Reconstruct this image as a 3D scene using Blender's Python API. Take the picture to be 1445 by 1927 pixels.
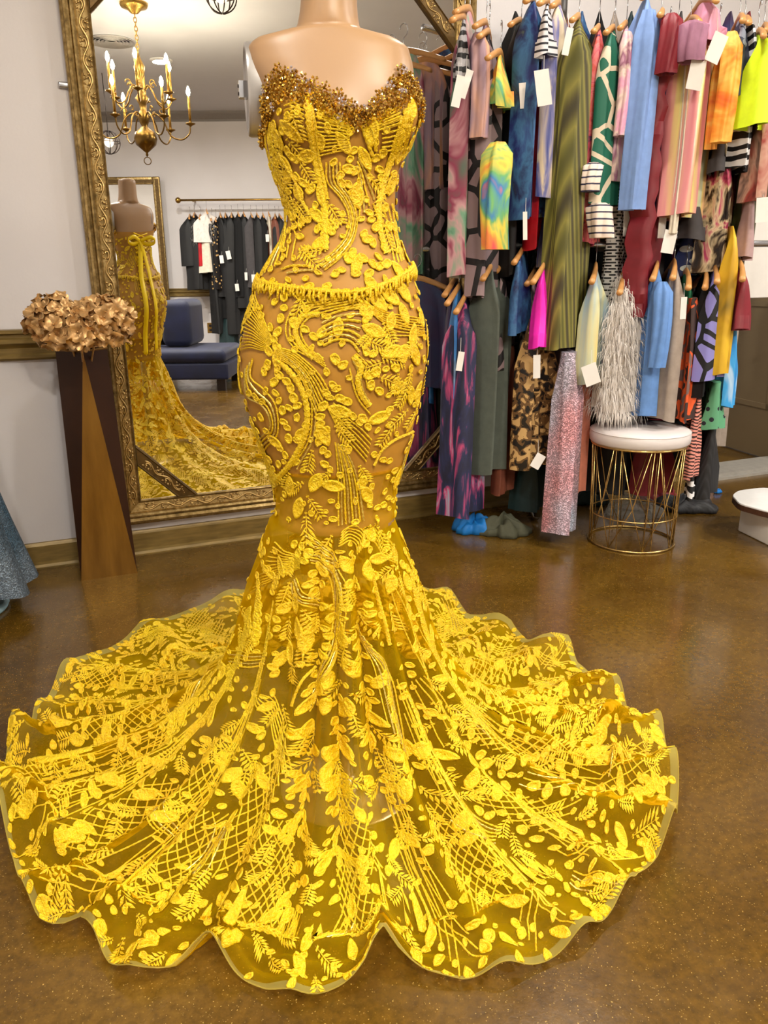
import bpy, math, random
import numpy as np
from mathutils import Matrix, Vector

for _o in list(bpy.data.objects):
    bpy.data.objects.remove(_o)
scene = bpy.context.scene
COL = scene.collection
rng = np.random.RandomState(7)
random.seed(7)

# ------------------------------------------------------------------ camera
# world: mirror wall is the plane y = 0, the room lies on the -y side, floor z = 0
FPX, PITCH, ROLL, YAW, DIST, CAMH = 1469.5, 0.29742, -0.00901, 0.39526, 3.194, 1.10
IW, IH = 1445.0, 1927.0
R_ = np.array([math.cos(YAW), -math.sin(YAW), 0.0])      # camera right, on the ground
G_ = np.array([math.sin(YAW), math.cos(YAW), 0.0])       # camera forward, on the ground
FW = G_ * math.cos(PITCH) + np.array([0, 0, -math.sin(PITCH)])
UP = G_ * math.sin(PITCH) + np.array([0, 0, math.cos(PITCH)])
CO = np.array([0.0, -DIST, CAMH])
cr, sr = math.cos(ROLL), math.sin(ROLL)
cam_data = bpy.data.cameras.new('camera')
cam = bpy.data.objects.new('camera', cam_data)
COL.objects.link(cam)
ir, iu = R_ * cr + UP * sr, UP * cr - R_ * sr
m = Matrix.Identity(4)
for i in range(3):
    m[i][0], m[i][1], m[i][2], m[i][3] = ir[i], iu[i], -FW[i], CO[i]
cam.matrix_world = m
cam_data.sensor_fit = 'VERTICAL'
cam_data.sensor_height = 36.0
cam_data.sensor_width = 27.0
cam_data.lens = FPX / IH * 36.0
cam_data.clip_start = 0.05
scene.camera = cam

# ------------------------------------------------------------------ light
scene.view_settings.view_transform = 'Standard'
scene.view_settings.look = 'None'
scene.view_settings.gamma = 1.0
scene.view_settings.use_curve_mapping = False
scene.view_settings.exposure = 0.15
world = bpy.data.worlds.new('world')
scene.world = world
world.use_nodes = True
world.node_tree.nodes['Background'].inputs[0].default_value = (1.0, 0.96, 0.9, 1)
world.node_tree.nodes['Background'].inputs[1].default_value = 0.25
try:
    scene.cycles.transparent_max_bounces = 24
    scene.cycles.max_bounces = 10
except Exception:
    pass
CEIL = 3.13
FILL_LIGHTS = [  # fill lights added on the ceiling out of view: x, y, watts
    (0.4, -4.3, 56), (3.3, -3.0, 54), (1.9, -1.0, 20), (-0.7, -2.6, 30), (4.8, -4.2, 95), (0.2, -6.2, 45), (4.7, -1.8, 45), (3.9, 0.8, 12)]

# ------------------------------------------------------------------ helpers
def ray(px):
    x, y = px[0] - IW / 2, px[1] - IH / 2
    x, y = cr * x + sr * y, -sr * x + cr * y
    return FW * FPX + R_ * x - UP * y

def hit_d(px, d):
    """point at ground distance d in front of the camera"""
    r = ray(px)
    return CO + r * (d / (r @ G_))

def hit_z(px, z=0.0):
    r = ray(px)
    return CO + r * ((z - CO[2]) / r[2])

def hit_y(px, y=0.0):
    r = ray(px)
    return CO + r * ((y - CO[1]) / r[1])

def cw(X, d, z=0.0):
    """right / forward / up seen from the camera's foot -> world"""
    p = R_ * X + G_ * d + np.array([0, -DIST, 0.0])
    p[2] = z
    return p

def wc(P):
    v = np.asarray(P, float) - np.array([0, -DIST, 0.0])
    return np.array([v @ R_, v @ G_, v[2]])

MY = -0.03                                               # plane of the mirror glass
def rw(P):
    """a place seen in the mirror -> its real place in the room"""
    q = np.array(P, float)
    q[1] = 2 * MY - q[1]
    return q

def vw(X, d, z):
    return rw(cw(X, d, z))

class MB:
    """collects shapes; build() links them as one mesh object"""
    def __init__(self):
        self.v, self.f, self.n = [], [], 0
    def add(self, V, F):
        V = np.asarray(V, float).reshape(-1, 3)
        k = self.n
        self.v.append(V)
        self.f.extend([tuple(int(i) + k for i in q) for q in F])
        self.n += len(V)
        return self
    def box(self, a, b, M=None):
        x0, y0, z0 = a
        x1, y1, z1 = b
        V = np.array([(x0, y0, z0), (x1, y0, z0), (x1, y1, z0), (x0, y1, z0), (x0, y0, z1), (x1, y0, z1), (x1, y1, z1), (x0, y1, z1)], float)
        if M is not None:
            V = V @ np.asarray(M[0]).T + np.asarray(M[1])
        return self.add(V, [(0, 3, 2, 1), (4, 5, 6, 7), (0, 1, 5, 4), (1, 2, 6, 5), (2, 3, 7, 6), (3, 0, 4, 7)])
    def rbox(self, a, b, r=0.01, n=3, fn=None):
        """box with rounded edges (superquadric style loft)"""
        a, b = np.array(a, float), np.array(b, float)
        c, h = (a + b) / 2, (b - a) / 2
        r = min(r, h.min() * 0.98)
        ang = np.linspace(0, math.pi / 2, n + 1)
        prof = [(-h[2] + r - r * math.cos(t), r - r * math.sin(t)) for t in (math.pi / 2 - ang)[::1]]
        prof = [(-h[2] + r - r * math.sin(t), r - r * math.cos(t)) for t in ang[::-1]]
        prof = prof + [(-z, i) for z, i in prof[::-1]]
        rings = []
        for z, ins in prof:
            pts = []
            for k, (sx, sy) in enumerate(((1, 1), (-1, 1), (-1, -1), (1, -1))):
                for t in ang:
                    q = t + k * math.pi / 2
                    pts.append((c[0] + sx * (h[0] - r) + (r - ins) * math.cos(q), c[1] + sy * (h[1] - r) + (r - ins) * math.sin(q), c[2] + z))
            rings.append(pts)
        return self.loft(rings, fn=fn)
    def loft(self, rings, closed=True, caps=True, fn=None):
        V = np.array(rings, float)
        nr, nc = V.shape[0], V.shape[1]
        V = V.reshape(-1, 3)
        if fn is not None:
            V = np.array([fn(p) for p in V])
        F = []
        for i in range(nr - 1):
            for j in range(nc if closed else nc - 1):
                j2 = (j + 1) % nc
                F.append((i * nc + j, i * nc + j2, (i + 1) * nc + j2, (i + 1) * nc + j))
        if caps and closed:
            F.append(tuple(range(nc - 1, -1, -1)))
            F.append(tuple((nr - 1) * nc + j for j in range(nc)))
        return self.add(V, F)
    def lathe(self, prof, c=(0, 0, 0), n=24, caps=True, M=None):
        t = np.arange(n) * 2 * math.pi / n
        rings = [[(r * math.cos(a), r * math.sin(a), z) for a in t] for r, z in prof]
        V = np.array(rings)
        if M is not None:
            V = V @ np.asarray(M).T
        return self.loft(V + np.array(c), caps=caps)
    def tube(self, pts, r, n=6, caps=True, closed=False):
        P = np.array(pts, float)
        k = len(P)
        rr = np.full(k, r) if np.isscalar(r) else np.array(r, float)
        T = np.gradient(P, axis=0)
        if closed:
            T = np.roll(P, -1, 0) - np.roll(P, 1, 0)
        T /= np.linalg.norm(T, axis=1)[:, None] + 1e-12
        u = np.cross(T[0], (0, 0, 1.0))
        if np.linalg.norm(u) < 0.2:
            u = np.cross(T[0], (1.0, 0, 0))
        u /= np.linalg.norm(u)
        rings = []
        a = np.arange(n) * 2 * math.pi / n
        for i in range(k):
            u = u - T[i] * (u @ T[i])
            u /= np.linalg.norm(u) + 1e-12
            w = np.cross(T[i], u)
            rings.append(P[i] + rr[i] * (np.cos(a)[:, None] * u + np.sin(a)[:, None] * w))
        if closed:
            rings.append(rings[0])
            return self.loft(rings, caps=False)
        return self.loft(rings, caps=caps)
    def ball(self, c, r, n=8, mrings=5, s=(1, 1, 1)):
        prof = [(math.sin(t) * r, -math.cos(t) * r) for t in np.linspace(0.12, math.pi - 0.12, mrings)]
        t = np.arange(n) * 2 * math.pi / n
        rings = [[(c[0] + q * math.cos(a) * s[0], c[1] + q * math.sin(a) * s[1], c[2] + z * s[2]) for a in t] for q, z in prof]
        return self.loft(rings)
    def grid(self, V, closed=False):
        V = np.array(V, float)
        return self.loft(V, closed=closed, caps=False)
    def build(self, name, mat=None, parent=None, smooth=False, local=None, recalc=True):
        V = np.concatenate(self.v) if self.v else np.zeros((0, 3))
        if local is not None:                            # world coordinates -> frame of the parent
            V = V - np.asarray(local)
        me = bpy.data.meshes.new(name)
        me.from_pydata(V.tolist(), [], self.f)
        if smooth:
            me.polygons.foreach_set('use_smooth', [True] * len(me.polygons))
            if smooth == 'auto':
                me.set_sharp_from_angle(angle=math.radians(40))
        me.update()
        if recalc:
            import bmesh
            bm = bmesh.new()
            bm.from_mesh(me)
            bmesh.ops.recalc_face_normals(bm, faces=bm.faces)
            bm.to_mesh(me)
            bm.free()
        if mat is not None:
            me.materials.append(mat)
        o = bpy.data.objects.new(name, me)
        COL.objects.link(o)
        if parent is not None:
            o.parent = parent
        return o

def tag(o, label=None, cat=None, group=None, kind=None):
    if label: o['label'] = label
    if cat: o['category'] = cat
    if group: o['group'] = group
    if kind: o['kind'] = kind
    return o

def empty(name, loc, label=None, cat=None, group=None, rz=0.0, kind=None):
    o = bpy.data.objects.new(name, None)
    o.empty_display_size = 0.05
    COL.objects.link(o)
    o.location = [float(q) for q in loc]
    o.rotation_euler = (0, 0, rz)
    return tag(o, label, cat, group, kind)

def copy_tree(o, parent=None):
    c = o.copy()
    COL.objects.link(c)
    c.parent = parent
    for ch in list(o.children):
        copy_tree(ch, c)
    return c

def catmull(P, n):
    """smooth curve through the points, n samples per span"""
    P = np.array(P, float)
    Q = np.vstack([2 * P[0] - P[1], P, 2 * P[-1] - P[-2]])
    out = []
    t = np.arange(n)[:, None] / n
    for i in range(1, len(Q) - 2):
        a, b, c, d = Q[i - 1], Q[i], Q[i + 1], Q[i + 2]
        out.append(0.5 * (2 * b + (c - a) * t + (2 * a - 5 * b + 4 * c - d) * t ** 2 + (3 * b - a - 3 * c + d) * t ** 3))
    return np.vstack(out + [P[-1:]])
# ------------------------------------------------------------------ materials
def srgb(r, g, b):
    def f(c):
        c /= 255.0
        return c / 12.92 if c <= 0.04045 else ((c + 0.055) / 1.055) ** 2.4
    return (f(r), f(g), f(b), 1.0)

MATS = {}
class NT:
    def __init__(self, name):
        self.m = bpy.data.materials.new(name)
        self.m.use_nodes = True
        self.t = self.m.node_tree
        self.b = self.t.nodes['Principled BSDF']
        self.tc = None
    def n(self, kind, **kw):
        x = self.t.nodes.new(kind)
        for k, v in kw.items():
            if k in x.inputs: x.inputs[k].default_value = v
            else: setattr(x, k, v)
        return x
    def l(self, a, b):
        self.t.links.new(a, b)
    def coord(self, scale=(1, 1, 1), rot=(0, 0, 0), loc=(0, 0, 0)):
        if self.tc is None:
            self.tc = self.t.nodes.new('ShaderNodeTexCoord')
        mp = self.t.nodes.new('ShaderNodeMapping')
        mp.inputs['Scale'].default_value = scale
        mp.inputs['Rotation'].default_value = rot
        mp.inputs['Location'].default_value = loc
        self.l(self.tc.outputs['Object'], mp.inputs['Vector'])
        return mp.outputs[0]
    def noise(self, vec, scale, detail=3, rough=0.5, dist=0.0):
        x = self.n('ShaderNodeTexNoise')
        x.inputs['Scale'].default_value = scale
        x.inputs['Detail'].default_value = detail
        x.inputs['Roughness'].default_value = rough
        x.inputs['Distortion'].default_value = dist
        self.l(vec, x.inputs['Vector'])
        return x.outputs['Fac']
    def ramp(self, fac, stops, const=False):
        x = self.n('ShaderNodeValToRGB')
        cr_ = x.color_ramp
        if const: cr_.interpolation = 'CONSTANT'
        while len(cr_.elements) < len(stops): cr_.elements.new(0.5)
        for e, (p, c) in zip(cr_.elements, stops):
            e.position = p
            e.color = c
        self.l(fac, x.inputs[0])
        return x.outputs[0]
    def mix(self, fac, a, b, mode='MIX'):
        x = self.n('ShaderNodeMix', data_type='RGBA', blend_type=mode)
        for s, v in ((x.inputs[0], fac), (x.inputs[6], a), (x.inputs[7], b)):
            if hasattr(v, 'is_linked'): self.l(v, s)
            else: s.default_value = v
        return x.outputs[2]
    def bump(self, h, strength=0.2, dist=0.01):
        x = self.n('ShaderNodeBump')
        x.inputs['Strength'].default_value = strength
        x.inputs['Distance'].default_value = dist
        self.l(h, x.inputs['Height'])
        self.l(x.outputs[0], self.b.inputs['Normal'])
    def set(self, **kw):
        for k, v in kw.items():
            s = self.b.inputs[k.replace('_', ' ')]
            if hasattr(v, 'is_linked'): self.l(v, s)
            else: s.default_value = v
        return self
    def end(self, key=None):
        MATS[key or self.m.name] = self.m
        return self.m

def solid(key, col, rough=0.6, metal=0.0, var=0.12, scale=30, bump=0.0, **kw):
    t = NT(key)
    c = srgb(*col)
    n = t.noise(t.coord(), scale, 4, 0.6)
    d = tuple(q * (1 - var) for q in c[:3]) + (1,)
    e = tuple(min(1, q * (1 + var)) for q in c[:3]) + (1,)
    t.set(Base_Color=t.ramp(n, [(0.3, d), (0.7, e)]), Roughness=rough, Metallic=metal, **kw)
    if bump: t.bump(n, bump, 0.004)
    return t.end()

# --- setting
t = NT('wall_paint')
n1 = t.noise(t.coord(), 1.3, 4); n2 = t.noise(t.coord(), 90, 3)
t.set(Base_Color=t.ramp(n1, [(0.3, srgb(204, 199, 199)), (0.7, srgb(214, 210, 211))]), Roughness=0.55); t.bump(n2, 0.08, 0.004); t.end()
solid('ceiling_paint', (196, 196, 200), 0.7, var=0.03, scale=2)
t = NT('gold_trim_paint')
n1 = t.noise(t.coord((1, 1, 6)), 12, 4)
t.set(Base_Color=t.ramp(n1, [(0.3, srgb(112, 92, 46)), (0.7, srgb(140, 116, 62))]), Roughness=0.38, Metallic=0.25); t.end()
t = NT('stained_concrete')
n1 = t.noise(t.coord(), 1.6, 6, 0.65, 0.6); n2 = t.noise(t.coord(), 55, 4, 0.7); n3 = t.noise(t.coord(), 7, 5, 0.6)
c1 = t.ramp(n1, [(0.3, srgb(78, 54, 14)), (0.5, srgb(102, 74, 20)), (0.72, srgb(124, 94, 34))])
c2 = t.ramp(n2, [(0.3, (0.45, 0.42, 0.38, 1)), (0.68, (1.15, 1.1, 1.0, 1))])
vo = t.n('ShaderNodeTexVoronoi', Scale=640.0); t.l(t.coord(), vo.inputs['Vector'])
sp = t.ramp(vo.outputs['Color'], [(0.88, (0, 0, 0, 1)), (0.96, (0.8, 0.8, 0.8, 1))])
cc = t.mix(0.75, c1, c2, 'MULTIPLY')
t.set(Base_Color=t.mix(sp, cc, srgb(205, 170, 90)), Roughness=t.ramp(n3, [(0.3, (0.18,) * 3 + (1,)), (0.75, (0.34,) * 3 + (1,))]), Metallic=0.12)
t.b.inputs['Coat Weight'].default_value = 0.35; t.b.inputs['Coat Roughness'].default_value = 0.12
t.bump(n2, 0.10, 0.003); t.end()
solid('door_paint', (150, 132, 100), 0.45, var=0.05, scale=3)
solid('grey_sill', (150, 146, 138), 0.5, var=0.1)
solid('plastic_white', (225, 224, 222), 0.4, var=0.03)
solid('paper_white', (232, 228, 222), 0.7, var=0.04, scale=8)
# --- metals
t = NT('gilt'); n1 = t.noise(t.coord(), 45, 5, 0.65)
t.set(Base_Color=t.ramp(n1, [(0.25, srgb(92, 74, 40)), (0.5, srgb(152, 126, 76)), (0.75, srgb(200, 174, 120))]), Roughness=0.36, Metallic=0.75); t.bump(n1, 0.25, 0.003); t.end()
solid('gilt_dark', (92, 70, 34), 0.45, 0.6, var=0.3, scale=40)
solid('gilt_bright', (192, 162, 104), 0.3, 0.8, var=0.25, scale=60)
solid('brass', (176, 140, 70), 0.22, 0.95, var=0.15, scale=12)
solid('aged_brass', (120, 92, 44), 0.28, 0.95, var=0.3, scale=9)
solid('steel', (190, 190, 192), 0.25, 0.95, var=0.05)
solid('iron', (44, 36, 32), 0.5, 0.6, var=0.1)
solid('stool_gold', (205, 176, 112), 0.24, 0.95, var=0.1)
t = NT('mirror_glass'); t.set(Base_Color=(0.90, 0.915, 0.92, 1), Metallic=1.0, Roughness=0.0); t.end()
t = NT('bronze_lacquer'); n1 = t.noise(t.coord((6, 6, 0.8)), 3.0, 5, 0.6)
t.set(Base_Color=t.ramp(n1, [(0.3, srgb(112, 76, 22)), (0.7, srgb(144, 104, 38))]), Roughness=0.34, Metallic=0.45); t.end()
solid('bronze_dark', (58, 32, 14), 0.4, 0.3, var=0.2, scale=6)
solid('flower_gold', (200, 158, 102), 0.36, 0.4, var=0.35, scale=35)
# --- figure and gown
t = NT('mannequin_skin'); n1 = t.noise(t.coord(), 3, 4); n2 = t.noise(t.coord(), 26, 6, 0.75)
mk = t.ramp(n2, [(0.70, (0, 0, 0, 1)), (0.78, (0.7, 0.7, 0.7, 1))])
t.set(Base_Color=t.mix(mk, t.ramp(n1, [(0.3, srgb(164, 128, 92)), (0.7, srgb(176, 142, 106))]), srgb(116, 88, 60)), Roughness=0.38); t.end()
solid('gown_lining', (176, 126, 38), 0.55, var=0.08, scale=14)
def sheer(key, col, fac, rough=0.5, transl=0.5):
    t = NT(key); c = srgb(*col)
    t.b.inputs['Base Color'].default_value = c
    dif = t.n('ShaderNodeBsdfDiffuse'); dif.inputs['Color'].default_value = c
    trl = t.n('ShaderNodeBsdfTranslucent'); trl.inputs['Color'].default_value = c
    mx = t.n('ShaderNodeMixShader'); mx.inputs[0].default_value = transl
    t.l(dif.outputs[0], mx.inputs[1]); t.l(trl.outputs[0], mx.inputs[2])
    tr = t.n('ShaderNodeBsdfTransparent')
    tr.inputs['Color'].default_value = tuple(0.6 + 0.4 * min(1, q * 1.1) for q in c[:3]) + (1,)
    vec = t.coord()
    w = t.noise(vec, 9, 3)
    f = t.ramp(w, [(0.3, (fac * 0.8,) * 3 + (1,)), (0.7, (min(1, fac * 1.2),) * 3 + (1,))])
    lw = t.n('ShaderNodeLayerWeight'); lw.inputs['Blend'].default_value = 0.35
    fm = t.n('ShaderNodeMath', operation='MULTIPLY_ADD', use_clamp=True)
    t.l(lw.outputs['Facing'], fm.inputs[0]); fm.inputs[1].default_value = 0.45; t.l(f, fm.inputs[2])
    m2 = t.n('ShaderNodeMixShader'); t.l(fm.outputs[0], m2.inputs[0])
    t.l(tr.outputs[0], m2.inputs[1]); t.l(mx.outputs[0], m2.inputs[2])
    t.l(m2.outputs[0], t.t.nodes['Material Output'].inputs['Surface'])
    return t.end()
sheer('tulle', (240, 200, 10), 0.26)
sheer('hem_tulle', (228, 212, 112), 0.46)
sheer('clear_plastic', (225, 225, 220), 0.16)
t = NT('embroidery'); n1 = t.noise(t.coord(), 160, 3, 0.7); n0 = t.noise(t.coord(), 9, 3)
cA = t.ramp(n0, [(0.3, srgb(248, 200, 0)), (0.7, srgb(255, 219, 4))])
t.set(Base_Color=t.mix(0.5, cA, t.ramp(n1, [(0.3, (0.62, 0.56, 0.35, 1)), (0.65, (1, 1, 1, 1))]), 'MULTIPLY'), Roughness=0.42)
t.b.inputs['Specular IOR Level'].default_value = 0.6; t.bump(n1, 1.0, 0.006); t.end()
t = NT('bugle_beads'); n1 = t.noise(t.coord(), 300, 2)
t.set(Base_Color=t.ramp(n1, [(0.35, srgb(196, 160, 40)), (0.65, srgb(250, 226, 120))]), Roughness=0.18, Metallic=0.55); t.end()
t = NT('satin_ribbon'); t.set(Base_Color=srgb(250, 214, 10), Roughness=0.28); t.end()
t = NT('rhinestone_gold'); n1 = t.noise(t.coord(), 120, 2)
t.set(Base_Color=t.ramp(n1, [(0.35, srgb(176, 136, 48)), (0.6, srgb(244, 208, 104))]), Roughness=0.16, Metallic=0.95); t.end()
t = NT('rhinestone_clear'); t.set(Base_Color=srgb(220, 210, 214), Roughness=0.06, Metallic=0.7); t.end()
# --- fabrics
def two(key, c1, c2, kind, scale, rough=0.6, stretch=(1, 1, 1), rot=(0, 0, 0), w=0.5, dist=3.0, metal=0.0, c3=None):
    """printed cloth: kind picks the print"""
    t = NT(key); v = t.coord(stretch, rot)
    a, b = srgb(*c1), srgb(*c2)
    if kind == 'cells':
        vo = t.n('ShaderNodeTexVoronoi', feature='DISTANCE_TO_EDGE', Scale=scale); t.l(v, vo.inputs['Vector'])
        col = t.ramp(vo.outputs['Distance'], [(0.0, b), (w, a)], True)
    elif kind == 'spots':
        vo = t.n('ShaderNodeTexVoronoi', Scale=scale); t.l(v, vo.inputs['Vector'])
        st = [(0.0, b), (w, a)] if c3 is None else [(0.0, srgb(*c3)), (w * 0.5, b), (w, a)]
        col = t.ramp(vo.outputs['Distance'], st, True)
    elif kind == 'wave':
        wv = t.n('ShaderNodeTexWave', Scale=scale, Distortion=dist); wv.inputs['Detail'].default_value = 2.0
        wv.bands_direction = 'Z'; t.l(v, wv.inputs['Vector'])
        col = t.ramp(wv.outputs['Fac'], [(0.0, a), (w, b)], True)
    elif kind == 'vstripe':
        wv = t.n('ShaderNodeTexWave', Scale=scale, Distortion=0.6); wv.bands_direction = 'DIAGONAL'; t.l(v, wv.inputs['Vector'])
        col = t.ramp(wv.outputs['Fac'], [(0.0, a), (0.5, b), (1.0, srgb(*(c3 or c1)))])
    elif kind == 'camo':
        col = t.ramp(t.noise(v, scale, 2, 0.5, 0.6), [(0.0, a), (0.45, b), (0.55, srgb(*(c3 or c1)))], True)
    elif kind == 'key':
        bk = t.n('ShaderNodeTexBrick', Scale=scale); bk.inputs['Color1'].default_value = a; bk.inputs['Color2'].default_value = a
        bk.inputs['Mortar'].default_value = b; bk.inputs['Mortar Size'].default_value = w * 0.1; bk.inputs['Row Height'].default_value = 0.4; t.l(v, bk.inputs['Vector'])
        col = bk.outputs['Color']
    t.set(Base_Color=col, Roughness=rough, Metallic=metal)
    return t.end()

def dye(key, stops, scale=5.0, stretch=(1, 1, 0.6), rough=0.6, dist=1.2, metal=0.0, detail=3):
    t = NT(key)
    n_ = t.noise(t.coord(stretch), scale, detail, 0.55, dist)
    k = len(stops)
    t.set(Base_Color=t.ramp(n_, [(0.28 + 0.44 * i / max(1, k - 1), srgb(*c)) for i, c in enumerate(stops)]), Roughness=rough, Metallic=metal)
    return t.end()

def sequin(key, c1, c2, scale=220, c0=None):
    t = NT(key)
    vo = t.n('ShaderNodeTexVoronoi', Scale=float(scale)); t.l(t.coord(), vo.inputs['Vector'])
    n_ = t.noise(t.coord((1, 1, 0.5)), 6, 2)
    base = t.ramp(n_, [(0.35, srgb(*c1)), (0.65, srgb(*c2))])
    hi = t.ramp(vo.outputs['Color'], [(0.45, (0.35,) * 3 + (1,)), (0.9, (1.3,) * 3 + (1,))])
    t.set(Base_Color=t.mix(0.85, base, hi, 'MULTIPLY'), Roughness=0.3, Metallic=0.25)
    t.bump(vo.outputs['Distance'], 0.8, 0.003)
    return t.end()
# ------------------------------------------------------------------ the room
W_ = MATS
def structure(name, mb, mat, label, cat, parent=None, smooth=False):
    o = mb.build(name, W_[mat], parent, smooth)
    return tag(o, label, cat, kind='structure')

DX0, DX1, DZ = 3.28, 4.22, 2.06                             # doorway in the mirror wall
XL, XR, YB = -1.9, 7.6, -10.6
mb = MB().box((XL, -10.6, -0.1), (XR, 1.9, 0.0))
structure('floor', mb, 'stained_concrete', 'glossy brown and gold stained concrete floor with fine glitter', 'floor')
mb = MB().box((XL, YB, CEIL), (XR, 1.9, CEIL + 0.1))
structure('ceiling', mb, 'ceiling_paint', 'pale grey white painted ceiling seen in the tall mirror', 'ceiling')
mb = MB().box((XL, 0, 0), (DX0, 0.12, CEIL)).box((DX1, 0, 0), (XR, 0.12, CEIL)).box((DX0, 0, DZ), (DX1, 0.12, CEIL))
structure('wall_back', mb, 'wall_paint', 'off white painted wall behind the tall gilt mirror', 'wall')
mb = MB().box((XL - 0.1, YB, 0), (XL, 0.12, CEIL))
structure('wall_left', mb, 'wall_paint', 'off white side wall left of the camera', 'wall')
mb = MB().box((XR, YB, 0), (XR + 0.1, 0.12, CEIL))
structure('wall_right', mb, 'wall_paint', 'off white side wall right of the clothes rails', 'wall')
# the far wall, seen only in the mirror, stands square to the camera's view
FD = 11.3
a, b = vw(-6.3, FD, 0), vw(4.2, FD, 0)
a2, b2 = vw(-6.3, FD + 0.1, 0), vw(4.2, FD + 0.1, 0)
mb = MB().loft([[(p[0], p[1], z) for p in (a, b, b2, a2)] for z in (0.0, CEIL)])
structure('wall_front', mb, 'wall_paint', 'off white far wall reflected in the tall mirror', 'wall')

def run_profile(prof, A, B, out):
    """extrude a (distance from wall, height) profile from A to B, out = unit vector away from the wall"""
    A, B, out = (np.asarray(q, float) for q in (A, B, out))
    rings = [[P + out * u + np.array([0, 0, z]) for u, z in prof] for P in (A, B)]
    return rings
BASEP = [(0, 0), (0.030, 0), (0.030, 0.006), (0.026, 0.016), (0.018, 0.022), (0.015, 0.024), (0.015, 0.088), (0.011, 0.094), (0.008, 0.100), (0, 0.101)]
RAILP = [(0, 0.803), (0.012, 0.805), (0.018, 0.812), (0.018, 0.822), (0.012, 0.828), (0.012, 0.848), (0.020, 0.858), (0.030, 0.866), (0.030, 0.880), (0.022, 0.886), (0.022, 0.896), (0.036, 0.902), (0.036, 0.914), (0, 0.916)]
OUT = (0, -1, 0)
mb = MB().loft(run_profile(BASEP, (XL, 0, 0), (DX0 - 0.08, 0, 0), OUT))
structure('baseboard_back', mb, 'gold_trim_paint', 'dull gold painted baseboard under the tall mirror', 'baseboard')
mb = MB().loft(run_profile(RAILP, (XL, 0, 0), (0.125, 0, 0), OUT))
structure('trim_1', mb, 'gold_trim_paint', 'moulded gold chair rail on the wall behind the flowers', 'chair rail')
mb = MB().loft(run_profile(RAILP, (1.79, 0, 0), (DX0 - 0.09, 0, 0), OUT))
structure('trim_2', mb, 'gold_trim_paint', 'moulded gold chair rail behind the clothes rails', 'chair rail')
fo = vw(0, FD - 1, 0) - vw(0, FD, 0)
mb = MB().loft(run_profile(BASEP, a, b, fo))
structure('baseboard_front', mb, 'gold_trim_paint', 'dull gold baseboard of the far wall, reflected below the black clothes', 'baseboard')
mb = MB().loft(run_profile(RAILP, a, b, fo))
structure('trim_3', mb, 'gold_trim_paint', 'gold chair rail of the far wall, reflected behind the black clothes', 'chair rail')
CROWN = [(0, CEIL - 0.115), (0.012, CEIL - 0.115), (0.016, CEIL - 0.09), (0.05, CEIL - 0.05), (0.075, CEIL - 0.03), (0.085, CEIL - 0.012), (0.085, CEIL), (0, CEIL)]
mb = MB().loft(run_profile(CROWN, a, b, fo))
solid('crown_paint', (128, 122, 118), 0.5, var=0.05)
structure('trim_4', mb, 'crown_paint', 'grey crown moulding under the ceiling of the far wall, in the mirror', 'crown moulding')
mb = MB().box((DX0 - 0.08, -0.02, 0), (DX0, 0.0, DZ + 0.08)).box((DX1, -0.02, 0), (DX1 + 0.08, 0.0, DZ + 0.08)).box((DX0, -0.02, DZ), (DX1, 0.0, DZ + 0.08))
structure('trim_5', mb, 'gold_trim_paint', 'gold painted casing round the doorway at right', 'door casing')
mb = MB().box((DX0 - 0.6, 1.45, 0), (DX1 + 0.6, 1.55, CEIL)).box((DX0 - 0.7, 0.12, 0), (DX0 - 0.6, 1.55, CEIL)).box((DX1 + 0.6, 0.12, 0), (DX1 + 0.7, 1.55, CEIL))
structure('wall_vestibule', mb, 'wall_paint', 'pale wall of the small lobby beyond the doorway', 'wall')
# door, standing open into the lobby: hinge at the right of the doorway
dr = empty('door_1', (DX1 - 0.32, 0.04, 0), 'tan painted door standing ajar behind the clothes at right', 'door', kind='structure', rz=math.radians(82))
DW, DH = 0.92, 2.03
MB().box((0, -0.022, 0.01), (DW, 0.022, DH)).build('door_leaf', W_['door_paint'], dr)
for z0, z1 in ((0.30, 0.92), (1.08, 1.86)):
    mb = MB()
    for s in (-1, 1):
        y0, y1 = (0.022, 0.032) if s > 0 else (-0.032, -0.022)
        for q in (((0.13, y0, z0), (0.16, y1, z1)), ((DW - 0.16, y0, z0), (DW - 0.13, y1, z1)), ((0.13, y0, z0), (DW - 0.13, y1, z0 + 0.03)), ((0.13, y0, z1 - 0.03), (DW - 0.13, y1, z1))):
            mb.box(*q)
    mb.build('panel_moulding', W_['door_paint'], dr)
mb = MB()
mb.lathe([(0.026, 0), (0.026, 0.008), (0.011, 0.012), (0.011, 0.045), (0.026, 0.05), (0.030, 0.065), (0.022, 0.078), (0.004, 0.08)], (0, 0, 0), 16, M=np.array([[1, 0, 0], [0, 0, 1], [0, -1, 0]]).T)
hd = mb.build('door_handle', W_['aged_brass'], dr, True)
hd.location = (DW - 0.07, 0.022, 0.98)
mb = MB().box((DX0 - 0.02, -0.07, 0), (DX1 + 0.02, 0.14, 0.028)).box((DX0 - 0.02, -0.10, 0), (DX1 + 0.02, -0.07, 0.014))
structure('trim_6', mb, 'grey_sill', 'worn grey metal threshold in the doorway at right', 'threshold')

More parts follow.
